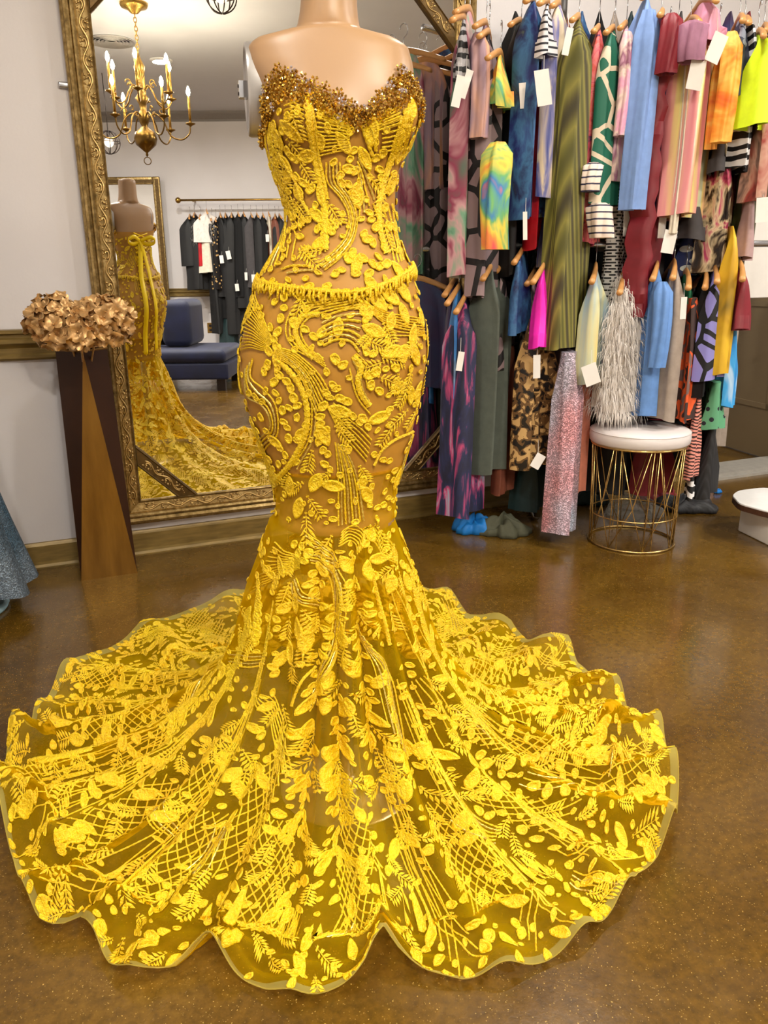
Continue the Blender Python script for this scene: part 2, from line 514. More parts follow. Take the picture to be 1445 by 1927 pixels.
# ------------------------------------------------------------------ added ceiling fill lights, and the one light seen in the mirror
t = NT('lamp_lens'); t.set(Base_Color=(1, 0.95, 0.85, 1)); t.b.inputs['Emission Color'].default_value = (1, 0.90, 0.74, 1); t.b.inputs['Emission Strength'].default_value = 9.0; t.end()
t = NT('candle_bulb'); t.set(Base_Color=(1, 0.9, 0.7, 1)); t.b.inputs['Emission Color'].default_value = (1, 0.86, 0.62, 1); t.b.inputs['Emission Strength'].default_value = 650.0; t.end()
_fl = rw(hit_z((303, 113), CEIL))
for i, (x, y, wt) in enumerate(FILL_LIGHTS + [(_fl[0], _fl[1], 80)]):
    e = empty('fill_or_ceiling_light', (x, y, CEIL), 'round white fill light added on the ceiling, out of view', 'ceiling light', 'recessed ceiling lights')
    if i == len(FILL_LIGHTS):
        e['label'] = 'small lit ceiling light beside the chandelier in the mirror'
    MB().lathe([(0.085, -0.012), (0.11, -0.010), (0.115, 0.0), (0.085, 0.0)], n=28).build('trim_ring', W_['plastic_white'], e, True)
    MB().lathe([(0.001, -0.006), (0.085, -0.006), (0.085, -0.001), (0.001, -0.001)], n=28).build('lens', W_['lamp_lens'], e)
    ld = bpy.data.lights.new('fill_or_ceiling_lamp', 'AREA')
    ld.shape = 'DISK'; ld.size = 0.16; ld.energy = wt; ld.color = (1.0, 0.945, 0.865); ld.spread = math.radians(170)
    lo = bpy.data.objects.new('lamp', ld); COL.objects.link(lo); lo.parent = e; lo.location = (0, 0, -0.02)
    lo.visible_camera = True
# ------------------------------------------------------------------ gown surface
# local frame at the mannequin's foot: x to the camera's right, y away from the camera, z up
# phi in degrees: 0 = right side, 90 = towards the camera, 180 = left, 270 = back
GX, GD = -0.087, 1.50
BODY = np.array([  # z, centre x, half width, half depth
    (1.640, 0.004, 0.045, 0.052), (1.560, 0.003, 0.046, 0.053), (1.520, 0.001, 0.0485, 0.055), (1.500, 0.0, 0.053, 0.057), (1.490, -0.001, 0.061, 0.055), (1.482, -0.004, 0.085, 0.058),
    (1.474, -0.005, 0.120, 0.060), (1.462, -0.001, 0.136, 0.064), (1.440, 0.003, 0.139, 0.070), (1.409, 0.010, 0.138, 0.078),
    (1.370, 0.016, 0.132, 0.085), (1.347, 0.016, 0.129, 0.086), (1.323, 0.012, 0.127, 0.085), (1.309, 0.011, 0.124, 0.083),
    (1.281, 0.008, 0.113, 0.079), (1.243, 0.010, 0.1025, 0.075), (1.208, 0.0145, 0.0965, 0.074), (1.183, 0.015, 0.098, 0.076),
    (1.154, 0.0125, 0.1065, 0.082), (1.131, 0.0085, 0.1185, 0.089), (1.103, 0.006, 0.135, 0.099), (1.060, 0.0015, 0.1515, 0.112),
    (1.008, -0.002, 0.167, 0.122), (0.960, -0.006, 0.175, 0.128), (0.927, -0.008, 0.175, 0.128), (0.897, -0.010, 0.172, 0.126),
    (0.865, -0.0095, 0.1655, 0.123), (0.829, -0.008, 0.157, 0.119), (0.796, -0.0075, 0.1485, 0.115), (0.740, -0.0075, 0.131, 0.107),
    (0.692, -0.009, 0.119, 0.102), (0.651, -0.009, 0.117, 0.101), (0.600, -0.009, 0.128, 0.112)])
HEMP = np.array([(-0.485, 2.603), (-0.547, 2.528), (-0.673, 2.432), (-0.764, 2.309), (-0.838, 2.143), (-0.902, 2.077), (-0.91, 1.937), (-0.901, 1.826), (-0.885, 1.678), (-0.872, 1.59), (-0.857, 1.49), (-0.818, 1.4), (-0.777, 1.334), (-0.722, 1.244), (-0.671, 1.163), (-0.61, 1.099), (-0.575, 1.091), (-0.538, 1.106), (-0.499, 1.06), (-0.454, 1.006), (-0.401, 0.983), (-0.346, 0.995), (-0.308, 1.036), (-0.26, 0.999), (-0.194, 0.961), (-0.134, 0.949), (-0.077, 0.966), (-0.035, 0.992), (-0.007, 1.044), (0.017, 1.012), (0.06, 0.988), (0.119, 0.977), (0.189, 0.989), (0.263, 1.016), (0.304, 1.04), (0.365, 1.084), (0.415, 1.131), (0.471, 1.201), (0.515, 1.228), (0.563, 1.286), (0.62, 1.415), (0.631, 1.469), (0.646, 1.588), (0.654, 1.7), (0.61, 1.689), (0.597, 1.827), (0.584, 1.94), (0.554, 2.033), (0.558, 2.151), (0.436, 2.102), (0.403, 2.293), (0.274, 2.369), (0.227, 2.548), (0.171, 2.559),
    (0.10, 2.60), (0.0, 2.66), (-0.12, 2.70), (-0.25, 2.69), (-0.38, 2.66)])
_h = HEMP - np.array([GX, GD])
_ha = np.degrees(np.arctan2(-_h[:, 1], _h[:, 0])) % 360
_hr = np.hypot(_h[:, 0], _h[:, 1])
_o = np.argsort(_ha)
_ha, _hr = _ha[_o], _hr[_o]
HEM_A = np.concatenate([_ha[-3:] - 360, _ha, _ha[:3] + 360])
HEM_R = np.concatenate([_hr[-3:], _hr, _hr[:3]])
Z_KNEE = 0.640
# folds of the skirt: angle, height on the floor, bulge of the hanging cloth, width in m
FOLDS = [(134.6, .045, .030, .028), (112.6, .050, .034, .026), (80.9, .050, .036, .026), (32.7, .040, .030, .030), (-10.5, .110, .034, .046), (-45.8, .050, .030, .035),
         (175, .095, .034, .042), (155, .050, .030, .034), (212, .045, .026, .040), (228, .035, .020, .040), (-60, .035, .024, .035), (62, .022, .026, .024), (48, .028, .024, .026), (97, .020, .026, .022),
         (123, .026, .022, .024), (145, .075, .022, .030), (165, .115, .026, .040), (188, .110, .026, .046), (200, .04, .02, .03), (18, .085, .026, .040), (4, .100, .026, .044), (-25, .090, .022, .044),
         (245, .03, .022, .04), (260, .03, .022, .04), (278, .035, .026, .04), (-75, .03, .02, .04)]
_FA = np.array(FOLDS, float)
PROF = np.array([(0.0, 0.640), (0.014, 0.560), (0.032, 0.480), (0.058, 0.390), (0.095, 0.300), (0.150, 0.210), (0.225, 0.130), (0.33, 0.066), (0.45, 0.028)])

def _wrap(d):
    return (d + 180.0) % 360.0 - 180.0

def body_pt(phi, z):
    zz = BODY[::-1, 0]
    cx = np.interp(z, zz, BODY[::-1, 1]); a = np.interp(z, zz, BODY[::-1, 2]); b = np.interp(z, zz, BODY[::-1, 3])
    f = np.radians(phi)
    c, s = np.cos(f), np.sin(f)
    # shoulders are squarer than the rest
    sq = np.clip((z - 1.33) / 0.1, 0, 1) * np.clip((1.49 - z) / 0.012, 0, 1)
    e = 1 - 0.32 * sq
    x = np.sign(c) * np.abs(c) ** e * a
    y = -np.sign(s) * np.abs(s) ** e * b
    bust = np.exp(-(_wrap(phi - 112) / 24) ** 2 - ((z - 1.345) / 0.045) ** 2) + np.exp(-(_wrap(phi - 42) / 24) ** 2 - ((z - 1.345) / 0.045) ** 2)
    seat = np.exp(-(_wrap(phi - 275) / 45) ** 2 - ((z - 0.94) / 0.09) ** 2)
    rr = 0.030 * bust + 0.035 * seat
    return np.stack([cx + x + rr * c, y - rr * s, z], -1)

def skirt_pt(phi, s, folds=True):
    phi = np.asarray(phi, float); s = np.asarray(s, float)
    R = np.interp(phi % 360, HEM_A, HEM_R)
    B = body_pt(phi, np.full_like(s, Z_KNEE))
    r0 = np.hypot(B[..., 0], B[..., 1])
    m = np.clip(R / 0.72, 0.75, 1.45) ** 0.8 * (1 + 0.12 * np.exp(-(_wrap(phi - 185) / 45) ** 2))
    # profile: hanging part (s < .5) then lying on the floor
    k = np.clip(s / 0.5, 0, 1) * (len(PROF) - 1)
    idx = np.arange(len(PROF))
    pr = np.interp(k, idx, PROF[:, 0]); pz = np.interp(k, idx, PROF[:, 1])
    rh = np.minimum(r0 + pr * m, r0 + (R - 0.04 - r0) * (pr / 0.45) * 0.97 + 0.0)
    rh = np.where(m * 0.45 + r0 > R - 0.06, r0 + (R - 0.06 - r0) * (pr / 0.45) ** 1.0, r0 + pr * m)
    t2 = np.clip((s - 0.5) / 0.5, 0, 1)
    rend = np.where(m * 0.45 + r0 > R - 0.06, R - 0.06, r0 + 0.45 * m)
    r = np.where(s < 0.5, rh, rend + (R - rend) * t2)
    z = np.where(s < 0.5, pz, 0.028 * (1 - t2) ** 2 + 0.008)
    hang = np.clip(s / 0.12, 0, 1) * np.clip((0.75 - s) / 0.35, 0, 1)
    lie = np.clip((s - 0.22) / 0.3, 0, 1) ** 1.2
    if not folds:
        pass
    elif r.size < 4000:                                          # all folds at once
        q = (-1,) + (1,) * r.ndim
        ang, hz, hr, w = (_FA[:, i_].reshape(q) for i_ in range(4))
        wig = 1.6 * np.sin(s * 7 + ang)
        dm = np.abs(np.radians(_wrap(phi - ang - wig * lie)) * np.maximum(r, 0.12))
        wd = w * (0.45 + 0.9 * s)
        g = np.exp(-(dm / wd) ** 2)
        dip = np.exp(-((dm - 2.0 * wd) / wd) ** 2)
        z = z + (hz * g * (0.85 + 0.15 * np.sin(9 * s + ang))).sum(0) * lie
        r = r + (hr * (g - 0.35 * dip)).sum(0) * hang
    else:
        r1 = r
        for ang, hz, hr, w in FOLDS:
            wig = 1.6 * np.sin(s * 7 + ang)
            dm = np.abs(np.radians(_wrap(phi - ang - wig * lie)) * np.maximum(r1, 0.12))
            wd = w * (0.45 + 0.9 * s)
            g = np.exp(-(dm / wd) ** 2)
            dip = np.exp(-((dm - 2.0 * wd) / wd) ** 2)
            r = r + hr * hang * (g - 0.35 * dip)
            z = z + hz * lie * g * (0.85 + 0.15 * np.sin(9 * s + ang))
    # small crumples
    z = z + lie * 0.006 * (1 + np.sin(0.31 * phi + 13 * s) * np.sin(0.17 * phi - 21 * s + 1.0))
    f = np.radians(phi)
    z = np.maximum(z, 0.006)
    cxk = -0.009 * np.clip(1 - s * 2, 0, 1)
    return np.stack([cxk + r * np.cos(f), -r * np.sin(f), z], -1)

Z_TOPV = 1.45
def S(phi, v, folds=True):
    """v in [0,1] body from z=1.45 to the knee, v in [1,2] skirt"""
    phi = np.asarray(phi, float); v = np.asarray(v, float)
    zb = Z_TOPV + (Z_KNEE - Z_TOPV) * np.clip(v, 0, 1)
    P = body_pt(phi, zb)
    Q = skirt_pt(phi, np.clip(v - 1, 0, 1), folds)
    return np.where((v <= 1)[..., None], P, Q)

def SN(phi, v):
    e, g = 0.35, 0.003
    a = S(phi + e, v) - S(phi - e, v)
    b = S(phi, np.minimum(v + g, 2)) - S(phi, np.maximum(v - g, 0))
    n = np.cross(a, b)
    return n / (np.linalg.norm(n, axis=-1)[..., None] + 1e-12), a / (2 * e), b / (np.minimum(v + g, 2) - np.maximum(v - g, 0))[..., None]

def z2v(z):
    return (Z_TOPV - z) / (Z_TOPV - Z_KNEE)

_NT = np.array([(0, 1.375), (25, 1.388), (43, 1.415), (60, 1.372), (75, 1.341), (92, 1.372), (117, 1.413), (138, 1.39), (158, 1.36), (182, 1.335), (225, 1.33), (270, 1.33), (315, 1.34), (360, 1.375)])
def z_neck(phi):
    return np.interp(np.asarray(phi) % 360, _NT[:, 0], _NT[:, 1])
_PP = np.array([(0, 1.112), (30, 1.098), (60, 1.075), (78, 1.066), (100, 1.070), (130, 1.078), (160, 1.086), (180, 1.092), (230, 1.09), (270, 1.075), (310, 1.09), (360, 1.112)])
def z_pep(phi):
    return np.interp(np.asarray(phi) % 360, _PP[:, 0], _PP[:, 1])
# embroidery laid out on the gown: (phi, v) places read off the lace
CORDS = [
    (5,3.2,0,[(77.6,0.4773),(88.9,0.4845),(99.9,0.4916),(111.2,0.4964),(117.5,0.5227),(116.6,0.5609),(109.0,0.5895),(99.3,0.6062),(91.1,0.6277)],[(71.3,0.494),(79.8,0.5012),(88.3,0.506),(95.8,0.5131),(103.4,0.5227),(107.8,0.5442),(105.3,0.5704),(99.6,0.5919),(93.0,0.6062)]),
    (1,9,0,[(96.8,0.5155),(107.5,0.5203),(111.2,0.5489),(106.5,0.5823),(98.7,0.6062)],None),
    (7,4.5,1,[(95.8,0.5251),(88.3,0.5131),(80.1,0.506),(71.6,0.5012)],[(93.6,0.58),(86.1,0.568),(77.9,0.5728),(72.8,0.5943)]),
    (8,3.2,0,[(121.9,0.5847),(110.6,0.5943),(101.8,0.6158),(94.9,0.642),(89.8,0.673)],[(122.3,0.6038),(111.6,0.6229),(104.6,0.6539),(100.9,0.6897),(97.7,0.7279)]),
    (1,10,0,[(121.9,0.6086),(112.2,0.6372),(105.3,0.673),(103.1,0.716),(105.6,0.7637),(113.1,0.8091),(126.4,0.8544),(150.3,0.9021)],None),
    (2,3,1,[(120.1,0.5967),(108.1,0.6348),(100.5,0.6826),(100.9,0.7399),(106.5,0.7971),(120.4,0.8496)],[(118.2,0.5943),(105.6,0.6325),(98.3,0.6826),(98.7,0.7422),(104.3,0.7995),(118.2,0.8568)]),
    (4,3.4,1,[(141.5,0.611),(144.3,0.6516),(132.3,0.6754),(124.8,0.7041),(125.1,0.7446),(131.7,0.7876),(153.4,0.8258)],[(150.0,0.6348),(152.5,0.6683),(151.8,0.6993),(137.7,0.7112),(132.3,0.7375),(136.7,0.7709),(156.6,0.8019)]),
    (16,2.6,0,[(163.5,0.4702),(146.2,0.5012),(135.8,0.5322),(127.9,0.5609)],[(163.2,0.599),(147.1,0.5895),(136.1,0.5919),(127.6,0.5943)]),
    (6,2.6,0,[(68.1,0.494),(56.2,0.5131),(40.7,0.5227),(17.5,0.5322)],[(67.2,0.506),(57.1,0.5346),(41.7,0.5513),(12.7,0.5609)]),
    (4,2.6,0,[(53.6,0.5227),(45.2,0.537),(33.8,0.5489),(13.7,0.5632)],[(60.6,0.5561),(49.9,0.5632),(36.7,0.5656),(14.3,0.5704)]),
    (1,10,0,[(76.3,0.6014),(71.3,0.6253),(72.8,0.6539),(70.0,0.685),(64.7,0.7112)],None),
    (3,3,1,[(74.7,0.5967),(68.8,0.6181),(68.4,0.6444),(66.6,0.673)],[(78.2,0.6253),(75.7,0.6611),(71.3,0.6993),(64.0,0.7303)]),
    (6,3,0,[(87.0,0.7017),(80.1,0.7327),(71.0,0.7589),(61.8,0.79)],[(89.5,0.7184),(84.2,0.7613),(75.4,0.7995),(64.0,0.8401)]),
    (8,3,1,[(87.0,0.79),(85.4,0.8568),(84.8,0.9236),(85.1,0.9928)],[(81.3,0.8019),(72.5,0.8592),(65.3,0.9212),(61.2,0.9857)]),
    (1,6,0,[(12.4,0.79),(37.9,0.7947),(51.4,0.8162),(56.5,0.852)],None),
    (3,3,0,[(110.0,0.5012),(98.3,0.4773),(84.5,0.4726),(70.0,0.4749)],[(101.2,0.5107),(91.7,0.4964),(81.0,0.4916),(70.0,0.4845)]),
    (5,3,0,[(160.3,0.747),(158.5,0.8019),(162.2,0.8616),(156.3,0.9189)],[(153.4,0.8043),(153.1,0.8401),(149.0,0.8735),(136.4,0.8974)]),
    (5,3.2,1,[(96.1,0.2124),(97.1,0.2506),(87.0,0.2816),(80.4,0.3174),(82.9,0.3556),(92.0,0.389),(103.4,0.4129)],[(84.8,0.2124),(84.2,0.253),(75.7,0.2864),(72.2,0.327),(76.3,0.3675),(85.8,0.401),(97.4,0.4272)]),
    (11,3.2,0,[(100.2,0.1289),(94.2,0.1337),(88.0,0.1384),(80.7,0.1456)],[(106.2,0.2029),(96.5,0.1981),(87.3,0.1933),(78.2,0.1885)]),
    (1,14,0,[(104.9,0.0955),(105.3,0.1432),(104.9,0.1862),(104.3,0.2339),(104.0,0.2816),(103.7,0.3341),(99.9,0.3866)],None),
    (1,7,0,[(103.7,0.1169),(102.1,0.1599),(102.1,0.1981),(100.5,0.2411),(99.6,0.284)],None),
    (1,13,0,[(46.4,0.1169),(43.3,0.1599),(37.0,0.2005),(38.5,0.2458),(45.5,0.2936),(46.1,0.3437),(43.9,0.3938)],None),
    (1,7,0,[(48.9,0.1289),(45.5,0.1695),(39.2,0.2148),(44.5,0.2625)],None),
    (7,3.2,0,[(59.3,0.1456),(55.9,0.1432),(52.7,0.1384),(49.6,0.1337)],[(52.4,0.1909),(47.4,0.1885),(42.3,0.1862),(36.0,0.1838)]),
    (5,3.2,1,[(70.3,0.1933),(62.1,0.2172),(54.3,0.2434),(45.8,0.2697)],[(69.7,0.2267),(67.2,0.2578),(67.8,0.2912),(70.3,0.3246)]),
    (2,6,0,[(67.2,0.1432),(63.1,0.1575),(60.3,0.1742),(56.5,0.1909)],[(71.6,0.1456),(67.8,0.1647),(63.7,0.1814),(57.7,0.2005)]),
    (1,7,0,[(138.9,0.1885),(134.5,0.2196),(129.2,0.2506),(127.9,0.284),(121.0,0.315)],None),
    (4,2.6,0,[(151.2,0.2196),(144.6,0.2554),(139.6,0.2936),(123.2,0.327)],[(166.6,0.222),(163.2,0.2673),(154.0,0.3103),(133.3,0.358)]),
    (4,2.6,0,[(163.5,0.3484),(161.3,0.3652),(153.1,0.3819),(147.8,0.3986)],[(134.5,0.3508),(133.6,0.3675),(130.8,0.3842),(127.9,0.4033)]),
    (3,3.4,0,[(152.5,0.1217),(161.9,0.1695),(166.0,0.2172),(165.1,0.2673),(164.1,0.3198)],[(126.0,0.1408),(133.3,0.179),(141.1,0.2172),(145.9,0.2601),(152.8,0.3031)]),
    (2,4,1,[(133.9,0.4248),(125.4,0.4177),(115.7,0.4177),(106.8,0.42)],[(127.3,0.432),(119.4,0.4296),(112.2,0.4272),(104.9,0.4272)]),
    (4,3,0,[(115.7,0.105),(112.8,0.1098),(110.0,0.1146),(107.5,0.1169)],[(117.2,0.1289),(113.8,0.1313),(110.6,0.1337),(108.1,0.1384)]),
    (4,3,0,[(54.0,0.2912),(42.3,0.3294),(35.1,0.3699),(37.9,0.4153)],[(23.4,0.2888),(19.7,0.327),(17.8,0.3675),(21.9,0.4081)]),
    (6,3.2,0,[(100.9,0.1026),(96.1,0.1169),(90.8,0.1289),(83.2,0.136)],[(101.8,0.1337),(95.5,0.1408),(88.6,0.1456),(80.1,0.1504)]),
    (6,3.2,0,[(71.0,0.1408),(63.7,0.1337),(57.4,0.1241),(50.5,0.1122)],[(66.6,0.1647),(60.3,0.1551),(54.3,0.148),(48.3,0.1408)]),
    (6,2.8,0,[(120.4,0.1122),(115.7,0.1098),(111.6,0.1074),(108.1,0.1026)],[(123.2,0.1504),(117.5,0.1527),(112.8,0.1504),(108.7,0.1504)]),
    (4,3,0,[(144.9,0.1313),(151.5,0.148),(153.1,0.1671),(154.7,0.1862)],[(127.6,0.1432),(132.3,0.1599),(135.5,0.1766),(138.3,0.1957)]),
    (3,4,0,[(45.2,0.1169),(45.2,0.1408),(41.7,0.1623),(34.8,0.1838)],[(40.7,0.1289),(37.9,0.1504),(32.9,0.1695),(24.1,0.1885)]),
    (12,2.8,0,[(150.3,1.0303),(139.6,1.037),(129.8,1.0403),(119.7,1.0453)],[(167.6,1.1203),(151.2,1.0936),(134.2,1.072),(119.1,1.0586)]),
    (5,3.4,1,[(113.1,1.032),(91.4,1.047),(81.0,1.077),(81.7,1.1153),(84.8,1.1536),(93.6,1.1903),(101.2,1.2219),(107.8,1.2536)],[(111.2,1.0487),(97.4,1.0636),(93.0,1.0936),(92.7,1.1236),(94.6,1.1486),(96.8,1.1719),(101.2,1.2003),(107.2,1.2236)]),
    (1,10,0,[(100.5,1.0437),(85.1,1.0803),(85.4,1.127),(90.5,1.1719),(97.7,1.2053),(107.5,1.2453)],None),
    (5,3.2,1,[(131.1,1.087),(128.6,1.107),(114.1,1.1086),(107.2,1.1186)],[(123.8,1.0753),(116.9,1.087),(110.0,1.097),(102.4,1.1053)]),
    (7,3,1,[(75.7,1.137),(65.3,1.1853),(63.7,1.2286),(63.4,1.2736)],[(65.9,1.1653),(53.0,1.2169),(53.0,1.2719),(55.5,1.3252)]),
    (6,3,0,[(139.3,1.2486),(127.9,1.2702),(121.0,1.2969),(116.6,1.3286)],[(130.1,1.2386),(120.1,1.2652),(113.4,1.2969),(109.7,1.3286)]),
    (6,3,0,[(81.7,1.007),(73.2,0.9952),(59.0,1.007),(59.6,1.027)],[(84.2,1.0253),(76.0,1.0187),(66.9,1.0253),(65.9,1.0403)]),
    (4,3,1,[(118.5,1.0037),(105.9,1.017),(93.6,1.0303),(84.8,1.0487)],[(113.8,1.022),(103.4,1.0303),(93.9,1.0437),(88.9,1.062)]),
    (5,3,0,[(47.0,0.9952),(32.9,1.0253),(19.7,1.0553),(27.8,1.0786)],[(59.6,1.0),(48.3,1.0253),(37.9,1.052),(23.7,1.0753)]),
    (1,8,0,[(54.0,1.0653),(51.8,1.1053),(49.6,1.142),(49.2,1.1769)],None),
    (4,3,0,[(30.7,1.0886),(20.6,1.1436),(15.9,1.1936),(12.4,1.2453)],[(37.0,1.097),(35.4,1.1436),(33.2,1.1853),(30.4,1.2286)]),
    (5,3,0,[(31.0,1.2269),(23.1,1.2669),(22.5,1.2986),(23.1,1.3269)],[(37.6,1.2353),(36.7,1.2652),(36.7,1.2969),(36.7,1.3269)]),
    (5,3,1,[(171.7,1.2136),(159.4,1.2019),(149.6,1.1953),(139.6,1.1903)],[(168.5,1.2336),(155.3,1.2186),(148.4,1.2136),(137.1,1.2019)]),
    (1,6,0,[(106.2,1.1969),(110.6,1.2053),(112.8,1.2203),(114.4,1.2436)],None),
]
PETALS = [(123.5,0.4797),(118.2,0.4702),(111.2,0.4797),(106.8,0.4606),(100.5,0.4702),(94.2,0.4606),(95.5,0.4845),(83.2,0.4749),(87.3,0.4773),(122.6,0.5251),(121.6,0.5036),(129.2,0.5442),(123.2,0.5537),(125.1,0.568),(128.6,0.5752),(123.2,0.5823),(127.6,0.5943),(128.2,0.6229),(120.7,0.6301),(130.8,0.6372),(123.2,0.6587),(119.7,0.642),(112.2,0.6706),(114.4,0.6563),(122.6,0.6826),(121.0,0.6993),(110.6,0.6921),(109.0,0.7088),(119.7,0.7208),(114.7,0.7136),(110.3,0.7351),(119.1,0.7589),(120.7,0.747),(119.7,0.7852),(113.4,0.7876),(129.2,0.8115),(126.0,0.8258),(149.0,0.8449),(136.4,0.852),(146.8,0.8687),(86.4,0.6086),(82.0,0.6205),(91.1,0.6348),(85.1,0.6706),(87.0,0.6635),(90.5,0.6802),(88.9,0.6897),(79.1,0.6993),(82.9,0.6921),(93.0,0.7088),(79.1,0.7232),(75.1,0.7327),(68.8,0.7399),(65.3,0.7589),(71.0,0.747),(95.8,0.7494),(92.0,0.7637),(98.3,0.79),(95.5,0.7327),(98.7,0.7709),(92.4,0.8186),(95.5,0.8091),(78.2,0.8091),(81.7,0.8043),(91.4,0.8544),(95.2,0.8425),(70.6,0.5107),(68.8,0.5274),(95.8,0.6062),(95.2,0.5537),(99.6,0.5609),(69.4,0.5012),(112.8,0.5346),(43.6,0.6134),(48.6,0.6325),(66.2,0.6444),(62.1,0.6372),(64.7,0.6659),(58.7,0.6802),(68.8,0.5943),(64.7,0.599),(55.9,0.6325),(35.4,0.6372),(38.9,0.9236),(31.0,0.8759),(17.1,0.9117),(38.9,0.957),(140.8,0.6969),(135.2,0.7041),(148.4,0.6897),(161.0,0.7685),(141.5,0.7422),(153.7,0.778),(79.1,0.1575),(74.4,0.1909),(77.6,0.2267),(71.3,0.2291),(85.4,0.2387),(77.9,0.2554),(75.4,0.2721),(72.5,0.284),(120.7,0.2506),(114.7,0.2625),(113.4,0.2959),(47.7,0.2243),(43.9,0.2411),(58.7,0.3103),(57.1,0.3246),(51.4,0.3389),(65.6,0.3532),(57.4,0.3723),(33.8,0.3365),(79.8,0.4033),(76.6,0.3938),(84.8,0.4272),(68.4,0.4033),(60.6,0.4153),(54.9,0.42),(44.8,0.3842),(62.5,0.3652),(131.1,0.3294),(128.9,0.358),(110.9,0.3437),(97.1,0.3484),(100.9,0.3389),(59.6,0.1742),(54.3,0.2029),(50.2,0.1933),(125.4,0.1981),(121.0,0.2053),(127.3,0.1885),(89.2,0.4344),(74.7,0.4344),(64.7,0.4344),(150.9,0.1862),(150.0,0.2053),(166.3,0.2411),(165.4,0.2816),(145.2,0.3174),(140.2,0.3365),(23.4,0.3389),(24.4,0.3866),(47.7,0.4153),(26.3,0.2291),(31.3,0.2625),(84.2,0.253),(127.6,1.0253),(119.7,1.027),(123.2,1.0387),(116.3,1.047),(113.1,1.0353),(109.7,1.0653),(107.5,1.077),(111.6,1.0803),(100.2,1.082),(108.1,1.0936),(106.2,1.1003),(134.8,1.1386),(133.9,1.1503),(138.0,1.1636),(145.6,1.1436),(142.4,1.2069),(132.6,1.2019),(131.1,1.2103),(73.5,1.0387),(71.3,1.0487),(78.5,1.0803),(69.4,1.0903),(70.6,1.0803),(57.4,1.027),(53.6,1.037),(62.1,1.1286),(66.2,1.1286),(72.5,1.1936),(76.3,1.1669),(74.1,1.1786),(67.8,1.1869),(99.9,1.1786),(103.7,1.1919),(97.1,1.1669),(105.9,1.2069),(95.8,1.1536),(48.3,1.2319),(48.9,1.2453),(37.0,1.2253),(144.3,1.2669),(142.1,1.2752),(134.2,1.2802),(132.0,1.2836),(129.5,1.2902),(127.9,1.3052),(122.6,1.3152),(69.4,1.3419),(66.9,1.3352),(69.7,1.3535),(66.6,1.3469),(71.0,1.3252),(72.5,1.3086),(21.5,1.1736),(19.3,1.1303),(20.6,1.1569),(39.8,1.1303),(51.4,1.077),(163.5,1.052),(160.7,1.0703),(93.0,1.117),(94.6,1.1303),(100.5,1.1153),(98.3,1.1436),(67.5,1.2169),(67.5,1.2336),(66.6,1.2436),(82.3,1.112),(19.0,1.2136),(18.7,1.2303),(20.3,1.2669)]
LEAVES = [(63.7,0.5513,20),(49.2,0.4821,40),(59.9,0.4893,50),(57.1,0.7399,160),(51.4,0.5967,-15),(58.7,0.9236,60),(104.0,0.8878,120),(122.9,0.9547,110),(89.2,0.895,10),(83.2,0.7208,20),(35.4,0.4726,60),(43.9,0.599,-10),(20.0,0.9021,100),(31.0,0.6086,60),(19.7,0.7088,70),(94.6,0.7733,70),(68.4,0.5084,70),(110.9,0.2005,-10),(63.7,0.1575,80),(118.8,0.1551,40),(70.3,0.2768,90),(26.0,0.2482,100),(135.2,0.1647,70),(42.3,0.1623,100),(121.3,1.112,75),(116.0,1.1436,80),(122.6,1.1803,80),(128.9,1.1903,120),(80.1,1.1936,60),(86.4,1.2486,110),(68.8,1.2669,30),(93.9,1.2986,60),(71.6,1.2986,100),(105.9,1.3436,160),(110.9,1.2786,0),(121.0,1.3402,30),(44.8,1.0536,10),(51.4,1.012,70),(26.6,1.3136,50),(49.9,1.3136,100),(37.0,1.097,110),(93.6,1.3336,50),(63.4,1.3069,60),(86.4,1.2952,60),(133.3,1.3419,110),(38.5,1.3352,40)]
FERNS = [(54.6,0.5537,60),(63.7,0.5776,20),(51.4,0.6134,10),(36.0,0.5871,140),(38.9,0.7446,140),(49.2,0.778,120),(105.6,0.8305,110),(121.3,0.8998,150),(107.2,0.9427,60),(114.7,0.9881,90),(82.6,0.7685,50),(65.6,0.8663,60),(54.0,0.6563,20),(63.4,0.6229,160),(38.5,0.6945,120),(36.0,0.6587,100),(22.8,0.7518,130),(110.3,0.494,100),(83.5,0.7375,60),(30.4,0.5823,120),(113.8,0.1432,80),(119.1,0.1838,60),(115.7,0.2267,70),(95.8,0.3079,60),(95.8,0.3341,150),(108.7,0.389,160),(42.3,0.2792,100),(39.2,0.358,80),(144.9,0.179,80),(156.9,0.2029,70),(146.5,0.2363,70),(148.4,0.2864,70),(131.7,1.0986,100),(127.3,1.147,90),(110.3,1.1286,70),(118.2,1.1986,80),(111.9,1.1719,90),(84.2,1.1753,100),(90.2,1.2203,140),(77.9,1.2303,40),(81.3,1.2586,80),(65.9,1.2852,40),(68.1,1.3169,80),(105.3,1.2886,110),(106.2,1.3169,150),(99.0,1.3236,70),(89.8,1.3336,40),(82.6,1.3352,10),(118.8,1.2586,50),(145.2,1.2952,120),(131.4,1.3186,50),(141.5,1.3252,140),(129.8,1.3452,80),(37.9,1.022,80),(35.1,1.0753,160),(65.0,1.142,50),(40.4,1.1453,80),(23.4,1.2552,50),(31.0,1.2752,50),(39.8,1.2986,150),(49.6,1.3269,60),(63.7,1.3269,60),(33.2,1.3302,50),(21.5,1.3002,60),(23.4,1.2036,60),(96.8,1.022,120)]
